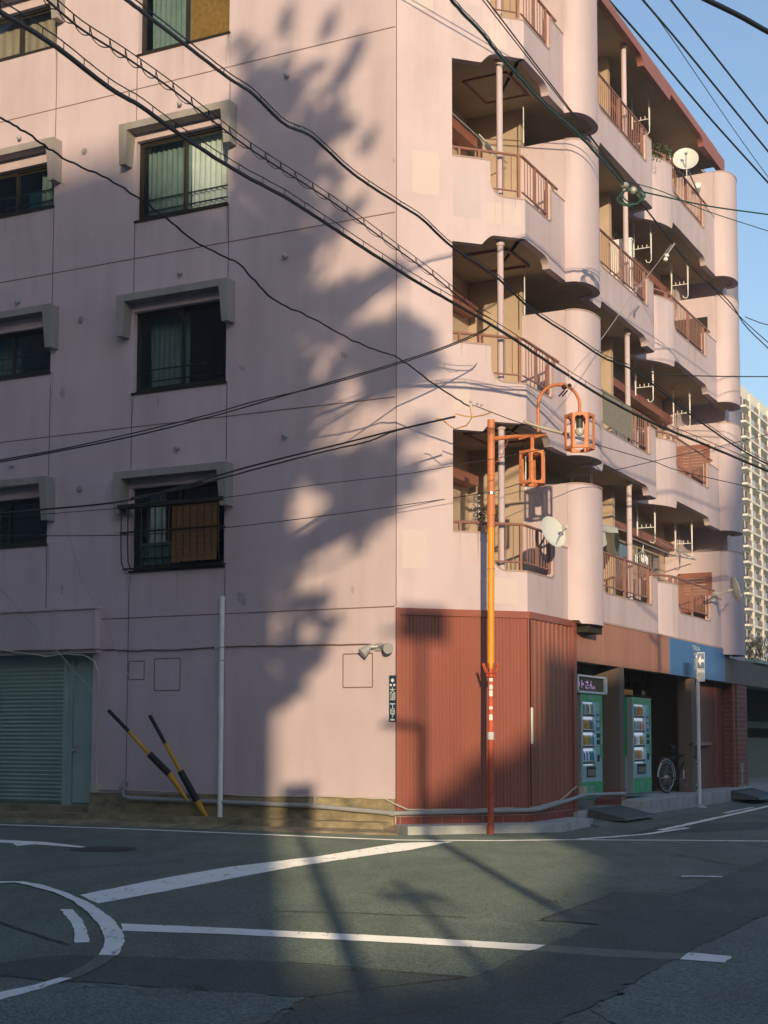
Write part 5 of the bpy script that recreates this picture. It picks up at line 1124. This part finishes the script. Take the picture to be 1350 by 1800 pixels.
for pxl, Y0, Y1, r, lb, m_ in (
 ([(1055, -20), (1070, 0), (1150, 92), (1250, 210), (1350, 321), (1420, 400)], 30, 40, .024, 'blue-black power line nearest the red eave in the sky', 'wire'),
 ([(1115, -18), (1130, 0), (1200, 82), (1280, 180), (1350, 266), (1420, 352)], 30, 40, .024, 'blue-black power line, middle of the three in the sky', 'wire'),
 ([(1120, -14), (1132, 0), (1170, 52), (1230, 140), (1300, 242), (1350, 311), (1400, 380)], 30, 40, .009, 'thinnest line in the sky between two power lines', 'wire'),
 ([(1163, -20), (1179, 0), (1250, 90), (1350, 217), (1420, 305)], 30, 40, .024, 'blue-black power line farthest right of the three in the sky', 'wire'),
 ([(1200, -22), (1243, 0), (1300, 28), (1350, 56), (1420, 92)], 12, 14, .026, 'very thick cable cutting the top right corner of the sky', 'wire'),
 ([(1135, 652), (1160, 658), (1240, 661), (1350, 662), (1420, 660)], 28, 30, .011, 'level black wire leaving the building at the far column', 'wire'),
 ([(1160, 400), (1215, 470), (1280, 528), (1310, 572), (1350, 612), (1400, 660)], 26, 30, .011, 'dark drop wire falling past the far column', 'wire'),
 ([(1150, 385), (1210, 460), (1300, 556), (1350, 602), (1400, 648)], 26, 30, .009, 'thinner drop wire beside the dark drop wire', 'wire'),
 ([(1310, 557), (1330, 565), (1350, 571), (1400, 580)], 29, 31, .010, 'short wire running off the right edge beside the far column', 'wire'),
 ([(1180, 430), (1150, 470), (1110, 520), (1060, 592), (1010, 650), (998, 668)], 26, 21.8, .006, 'fine guy wire from the white insulators to the lantern arch', 'galv')):
    cable(pxl, Y0, Y1, r, lb, m_, ext=(0 if lb.startswith(('level', 'short', 'fine')) else 4, 0 if lb.startswith('fine') else 4))
IN = thing('strain_insulator', 'pair of white strain insulators before the far balconies', 'insulator')
mb = MB()
for x, y in ((1172, 449), (1170, 456)): mb.sphere(onY(x, y, 25.9), .045, sc=(1, 1, .8))
mb.build('porcelain', 'white', IN, True); MB().tube([onY(1172, 448, 25.9), onY(1180, 436, 26), onY(1186, 428, 26)], .015, 6).build('turnbuckle', 'galv', IN)
# ================================================================== far tower block and bare tree
TW = thing('tower_block', 'distant cream tower block with stacked brown and blue balcony panels', 'building')
tY = 270.0; t0 = onY(1303, 1000, tY); tf = frame(Vector((t0.x, t0.y)), dB, nB)
mw, mbn, ml, md = MB(), MB(), MB(), MB(); nf = 23; fh = 2.9; bw = 7.6
for k in range(4):
    s0 = k*bw; topf = nf-k*0-1 if k else nf-1
    for j in range(topf):
        z = 2.0+j*fh; w0 = 0.0
        mw.fbox(tf, s0, s0+bw-.1, z-.28, z+.12, -.3, 1.4); mw.fbox(tf, s0+bw*.47, s0+bw*.53, z+.12, z+2.62, 1.0, 1.4)
        MB().fbox(tf, s0+.3, s0+bw*.36, z+.12, z+1.25, 1.2, 1.3).build('brown_panel', 'tower_b', TW); MB().fbox(tf, s0+bw*.36, s0+bw-.5, z+.12, z+1.2, 1.2, 1.28).build('blue_panel', 'tower_l', TW)
        md.fbox(tf, s0+.6, s0+2.8, z+.3, z+2.2, -.05, .02); md.fbox(tf, s0+3.9, s0+6.4, z+.3, z+2.2, -.05, .02)
mw.fbox(tf, 0, 4*bw, 0, nf*fh+.6, -12, 0); mw.build('wall', 'tower_w', TW); md.build('window', 'dark', TW)
random.seed(21)
def twigs(mb, p, d, L, r, depth):
    q = p+d*L; mid = (p+q)/2+Vector((random.uniform(-.05, .05), random.uniform(-.05, .05), 0))*L; mb.tube([p, mid, q], [r, r*.85, r*.7], 5)
    if depth == 0: return
    for _ in range(3):
        nd = (d+Vector((random.uniform(-.7, .7), random.uniform(-.7, .7), random.uniform(-.15, .5)))).normalized(); twigs(mb, q, nd, L*.72, r*.6, depth-1)
for k, (x, Y, hh) in enumerate(((1330, 62, 1.0), (1362, 66, 1.1))):
    T = thing('bare_tree', ('bare brown tree before the distant tower block' if k == 0 else 'bare tree at the right edge beyond the low building'), 'tree'); g0 = onY(x, 1200, Y)
    mb = MB(); twigs(mb, Vector((g0.x, g0.y, 0)), Vector((0.02, 0, 1)), 1.9*hh, .09, 5); mb.build('trunk', 'bark', T)
    mb = MB()
    for _ in range(160):
        p = Vector((g0.x+random.gauss(0, .9), g0.y+random.gauss(0, .9), random.uniform(3.0, 5.0))); a = Vector((random.uniform(-1, 1), random.uniform(-1, 1), random.uniform(-1, 1))).normalized()*.09; b_ = a.cross(Vector((.3, random.random(), 1))).normalized()*.05; mb.poly([p-a, p+b_, p+a, p-b_])
    mb.build('crown', 'plant' if k else 'reed', T)
# ================================================================== what stands behind the viewer and throws the long shadows
TE = tan(SUN_EL); LH = Vector((sin(SUN_AZ), cos(SUN_AZ)))
def back(P, D):      # point D metres back towards the sun along the light
    return Vector((P.x-LH.x*D, P.y-LH.y*D, P.z+D*TE))
def wallpt(x, y):
    if x <= 697: s, z = onF(WL, x, y); return WL(s, z)
    if x <= 927: s, z = onF(WA, x, y); return WA(s, z)
    s, z = onF(WB, x, y); return WB(s, z)
PERP = Vector((LH.y, -LH.x))
def uv(P): return P.x*PERP.x+P.y*PERP.y, P.z+(P.x*LH.x+P.y*LH.y)*TE
def plane_pt(u, v, D):      # D = metres behind the world origin along the light
    x = PERP.x*u-LH.x*D; y = PERP.y*u-LH.y*D; return Vector((x, y, v+D*TE))
def caster(name, outline_uv, D, depth, m, parent=None):
    pts = [plane_pt(u, v, D) for u, v in outline_uv]
    mb = MB(); mb.prism(pts, Vector((-LH.x, -LH.y, 0))*depth); return mb.build(name, m, parent)
def gv(D): return -D*TE      # v of the ground at distance D
OB1 = thing('opposite_house', 'grey house across the junction behind the viewer', 'building')
u1, _ = uv(WL(2.15, 0)); _, v1 = uv(wallpt(480, 420)); uL = uv(WL(14, 0))[0]-12
caster('wall', [(uL, gv(17)), (uL, v1), (u1, v1), (u1, gv(17))], 17, 9, 'bldg', OB1)
OB2 = thing('opposite_apartment', 'taller grey apartment block behind the opposite house', 'building')
ua, va = uv(wallpt(230, 262)); _, vb = uv(wallpt(0, 236)); D2 = 85
caster('wall', [(uL-20, gv(D2)), (uL-20, vb+.0), (ua-.0, va), (ua+.3, va-.5), (u1-.3, va-1.6), (u1-.3, gv(D2))], D2, 12, 'bldg', OB2)
OB3 = thing('gabled_house', 'low house with a sloping roof behind the viewer on the right', 'building'); D3 = 30
ug = uv(onG(1075, 1492))[0]; vg = uv(onG(1075, 1492))[1]; e = [uv(WB(s_, z_)) for s_, z_ in ((3.5, 2.62), (6, 2.62), (9, 2.64), (12.2, 2.64), (13.3, 3.3))]
caster('wall', [uv(onG(420, 1730))[:1]+(gv(D3),)]+[uv(onG(x, y)) for x, y in ((420, 1730), (620, 1722), (850, 1692), (960, 1612), (1035, 1505))]+[(ug, e[0][1]-.2)]+e+[(e[-1][0]+26, e[-1][1]+1), (e[-1][0]+26, gv(D3))], D3, 10, 'bldg', OB3)
OB4 = thing('far_block', 'tall block farther behind the viewer on the right', 'building'); D4 = 75
e4 = [uv(WB(11.75, 0))[0], uv(WB(11.9, 8.3))[1]]
caster('wall', [(e4[0], gv(D4)), (e4[0], e4[1]-1.6), (e4[0]+.5, e4[1]-.4), (e4[0]+.95, e4[1]), (e4[0]+1.15, e4[1]+7), (e4[0]+20, e4[1]+7), (e4[0]+20, gv(D4))], D4, 15, 'bldg', OB4)
SH0 = None
SH1 = thing('left_sky_blocker', 'plain unseen block added left of the viewer to dim the sky light', 'building')  # unseen block added to darken the ambient light low on the left
mb = MB(); mb.box(-26, -8.8, -6, 22, 0, 20); mb.build('wall', 'bldg', SH1)
SH2 = thing('street_sky_blocker', 'long unseen block added across the side street to dim the sky light', 'building')  # unseen block added to hold back sky light over the street
mb = MB(); mb.fbox(WB, -1, 40, 0, 6.0, 12, 22); mb.build('wall', 'bldg', SH2)
# street tree on the opposite corner
random.seed(77)
TR = thing('street_tree', 'leafy street tree across the junction behind the viewer', 'tree'); DT = 10
blobs = [(503, 28, 9, .5), (500, 50, 12, .5), (580, 35, 8, .4), (572, 60, 10, .4), (627, 85, 13, .6), (618, 110, 12, .5), (430, 110, 18, .4), (415, 85, 12, .4), (600, 130, 14, .5), (480, 135, 20, .6), (440, 150, 24, .7), (520, 150, 18, .5), (583, 157, 16, .7), (560, 125, 10, .4), (470, 185, 36, 1), (430, 200, 30, 1), (510, 190, 22, .6), (545, 200, 16, .6), (470, 235, 40, 1), (540, 222, 22, .9), (580, 225, 22, .9), (612, 230, 12, .6), (520, 250, 26, 1), (560, 255, 16, .7), (640, 258, 14, .3), (450, 290, 42, 1), (500, 300, 36, 1), (540, 300, 22, .8), (575, 305, 16, .6), (590, 322, 12, .4), (530, 335, 20, .8), (450, 350, 50, 1), (505, 360, 32, 1), (555, 365, 18, .5), (590, 378, 14, .5), (625, 365, 12, .3), (600, 392, 14, .5), (500, 410, 36, 1), (450, 410, 50, 1), (555, 408, 22, .7), (540, 440, 14, .5), (460, 470, 50, 1), (515, 460, 24, .8), (450, 530, 50, 1), (510, 510, 32, .9), (550, 530, 20, .7), (600, 520, 22, .9), (640, 505, 22, .9), (675, 488, 18, .8), (705, 475, 10, .5), (620, 535, 20, .8), (575, 548, 16, .6), (520, 565, 36, 1), (470, 590, 46, 1), (580, 585, 24, .8), (560, 600, 12, .5), (625, 590, 20, .9), (680, 600, 30, 1), (715, 580, 24, .9), (740, 600, 14, .7), (650, 625, 26, 1), (600, 640, 20, .8), (700, 640, 30, 1), (745, 640, 18, .9), (765, 642, 9, .6), (670, 665, 24, .9), (720, 665, 22, .8), (640, 665, 16, .7), (500, 640, 34, 1), (520, 670, 26, 1), (575, 672, 14, .6), (480, 700, 46, 1), (545, 705, 22, .8), (580, 700, 10, .6), (500, 760, 44, 1), (650, 690, 14, .5), (680, 690, 14, .6), (580, 730, 12, .5), (530, 790, 26, 1), (735, 748, 14, .7), (715, 765, 10, .5), (690, 770, 10, .4), (560, 825, 22, .9), (600, 820, 26, .9), (640, 810, 26, 1), (680, 805, 20, .9), (660, 845, 32, 1), (700, 838, 26, 1), (725, 830, 12, .7), (610, 855, 30, 1), (570, 850, 20, .8), (640, 885, 30, 1), (680, 880, 22, .9), (600, 895, 26, 1), (650, 910, 22, .9), (580, 925, 22, .9), (615, 930, 16, .8), (500, 830, 38, 1), (480, 880, 30, 1), (475, 930, 26, 1), (510, 950, 22, .9), (550, 950, 22, 1), (580, 950, 14, .7), (520, 975, 22, 1), (490, 990, 26, 1), (625, 962, 10, .5), (500, 1030, 16, .9), (537, 1057, 14, .6), (505, 1070, 16, .8), (560, 1062, 12, .5), (550, 1092, 12, .7), (575, 1105, 12, .6), (510, 1110, 18, .9), (500, 1150, 20, 1), (530, 1150, 16, .9), (560, 1140, 12, .6), (500, 1190, 20, 1), (530, 1180, 16, .9), (555, 1165, 10, .5), (490, 1230, 16, 1), (512, 1215, 14, .8)]
mb = MB(); pxm = 1/108.0
for x, y, r, dens in blobs:
    u, v = uv(wallpt(min(x, 696), y) if x <= 697 else wallpt(x, y)); R = r*pxm*1.0; n = int(dens*(R*R)*1500)+4; n2_ = int(n*.45)
    for k_ in range(n+n2_):
        a = random.uniform(0, 2*pi); q = R*sqrt(random.random())*(1.05 if k_ < n else 1.55); D = DT+random.uniform(-1.6, 1.6)
        p = plane_pt(u+q*cos(a), v+q*sin(a), D); w1 = Vector((random.uniform(-1, 1), random.uniform(-1, 1), random.uniform(-1, 1))).normalized()*.10
        w2 = w1.cross(Vector((random.uniform(-1, 1), random.uniform(-1, 1), random.uniform(-1, 1)))).normalized()*.05; mb.poly([p-w1, p+w2, p+w1, p-w2])
for x, y, r, dens in blobs:       # long feathery sprays of leaves reaching out of each clump
    if x < 440 and y > 250: continue
    u, v = uv(wallpt(x, y)); R = r*pxm
    for _ in range(3):
        th_ = radians(random.gauss(58, 16) if y < 470 else random.gauss(30, 20)); L_ = R*random.uniform(1.4, 2.5); D0 = DT+random.uniform(-1, 1)
        for k_ in range(int(55*L_)+3):
            t = random.random(); wd = .10*R*(1-t)+.02; a = random.gauss(0, wd); p = plane_pt(u+cos(th_)*t*L_-sin(th_)*a, v+sin(th_)*t*L_+cos(th_)*a, D0+random.uniform(-.2, .2))
            w1 = Vector((random.uniform(-1, 1), random.uniform(-1, 1), random.uniform(-1, 1))).normalized()*.09; w2 = w1.cross(Vector((random.uniform(-1, 1), random.uniform(-1, 1), random.uniform(-1, 1)))).normalized()*.045; mb.poly([p-w1, p+w2, p+w1, p-w2])
mb.build('crown', 'leaf', TR)
mb = MB(); ut, _ = uv(wallpt(430, 1300)); gz = gv(DT)
def tp(x, y, D=DT): u, v = uv(wallpt(x, y)); return plane_pt(u, v, D)
mb.tube([plane_pt(ut, gz, DT), tp(440, 1300), tp(455, 1000), tp(465, 700), tp(475, 420), tp(490, 200)], [.28, .24, .2, .15, .1, .04], 10)
for a in (((455, 1000), (500, 860), (600, 780), (640, 700)), ((465, 900), (560, 800), (680, 640), (745, 600)), ((465, 700), (540, 600), (640, 530), (700, 480)), ((475, 500), (530, 380), (580, 220), (630, 80)), ((480, 350), (450, 200), (420, 120)), ((480, 400), (495, 150), (505, 30)), ((470, 620), (560, 500), (600, 400), (620, 360)), ((450, 1100), (520, 1010), (600, 985), (640, 950)), ((445, 1180), (500, 1120), (570, 1060), (590, 1000))):
    mb.tube([tp(*q, D=DT+random.uniform(-.5, .5)) for q in a], [.07, .05, .035, .015][:len(a)] if len(a) == 4 else [.06, .04, .015], 7)
mb.build('trunk', 'bark', TR)
ST = thing('round_tree', 'small round street tree behind the viewer on the right', 'tree'); mb = MB(); D5 = 30
for x, y, r in ((960, 1345, 60), (925, 1370, 55), (890, 1390, 50), (850, 1405, 45), (815, 1415, 42), (780, 1428, 34), (740, 1440, 24), (850, 1370, 40), (985, 1395, 60), (930, 1425, 60), (870, 1440, 45)):
    u, v = uv(wallpt(x, y)) if x <= 927 else uv(WA(LA+(x-927)/105, onF(WA, 927, y)[1])); R_ = r/112
    for _ in range(int(R_*R_*1500)):
        a = random.uniform(0, 2*pi); q = R_*sqrt(random.random()); p = plane_pt(u+q*cos(a), v+q*sin(a), D5+random.uniform(-1.2, 1.2)); w1 = Vector((random.uniform(-1, 1), random.uniform(-1, 1), random.uniform(-1, 1))).normalized()*.10
        w2 = w1.cross(Vector((random.uniform(-1, 1), random.uniform(-1, 1), random.uniform(-1, 1)))).normalized()*.06; mb.poly([p-w1, p+w2, p+w1, p-w2])
mb.build('crown', 'leaf', ST)
uc = uv(WA(LA-.2, 0))[0]+.6; MB().tube([plane_pt(uc, gv(D5), D5), plane_pt(uc, 3.4, D5)], .06, 8).build('trunk', 'bark', ST)
# poles behind the viewer
gp = onG(698, 1548); tpz = back(gp, 21)
T = thing('sign_post', 'short sign post with a small crossing board behind the viewer', 'pole'); MB().tube([(tpz.x, tpz.y, 0), tpz], .045, 8).build('post', 'galv', T); MB().box(tpz.x-.28, tpz.x+.28, tpz.y-.03, tpz.y+.03, tpz.z-.30, tpz.z-.18).build('plate', 'white', T)
gp = onG(545, 1500); tpz = back(gp, 25)
T = thing('guard_post', 'tall plain post behind the viewer, left of the sign posts', 'pole'); MB().tube([(tpz.x, tpz.y, 0), tpz], .06, 8).build('post', 'galv', T)
def pole_at(x, ytop, D, r, name, label, arms, plate=None):
    """upright post D metres behind the point of the wall it shades"""
    T = thing(name, label, 'pole'); P = back(wallpt(x, ytop), D); mb = MB(); mb.tube([(P.x, P.y, 0), P], r, 10); mb.build('post', 'galv', T, True)
    for a, dz, rr in arms: mb = MB(); mb.tube([(P.x, P.y, P.z+dz), (P.x+a, P.y, P.z+dz+.05)], rr, 8); mb.build('arm', 'galv', T)
    if plate: w_, h_, dx, dz = plate; mb = MB(); mb.box(P.x+dx-w_/2, P.x+dx+w_/2, P.y-.03, P.y, P.z+dz-h_, P.z+dz); mb.build('plate', 'white', T)
    return T
pole_at(742, 1276, 24, .075, 'street_lamp', 'street lamp post with a short arm behind the viewer', [(-.62, -.03, .06)])
pole_at(524, 1400, 26, .06, 'sign_post', 'sign post with a rectangular plate behind the viewer', [], (.5, .85, 0, .2))
pole_at(740, 1105, 32, .05, 'banner_post', 'post with a hanging lantern board behind the viewer', [(-.6, -.1, .05)], (.75, .55, .05, .35))
pole_at(1158, 1112, 18, .05, 'bracket_post', 'bracket post with two arms behind the viewer', [(-.8, .25, .03), (-.35, -.25, .05)])

# ================================================================== air: thin haze added to lift the darkest tones
hm = bpy.data.materials.new('haze_air'); hm.use_nodes = True; hn = hm.node_tree; hn.nodes.remove(hn.nodes['Principled BSDF'])
pv = hn.nodes.new('ShaderNodeVolumePrincipled'); pv.inputs['Density'].default_value = 0.0009; pv.inputs['Color'].default_value = (0.86, 0.93, 1.0, 1); pv.inputs['Anisotropy'].default_value = 0.0
hn.links.new(pv.outputs[0], hn.nodes['Material Output'].inputs['Volume'])
mb = MB(); mb.box(-402, 402, -202, 902, -1, 72); hz_ = mb.build('haze', hm); tag(hz_, kind='stuff')
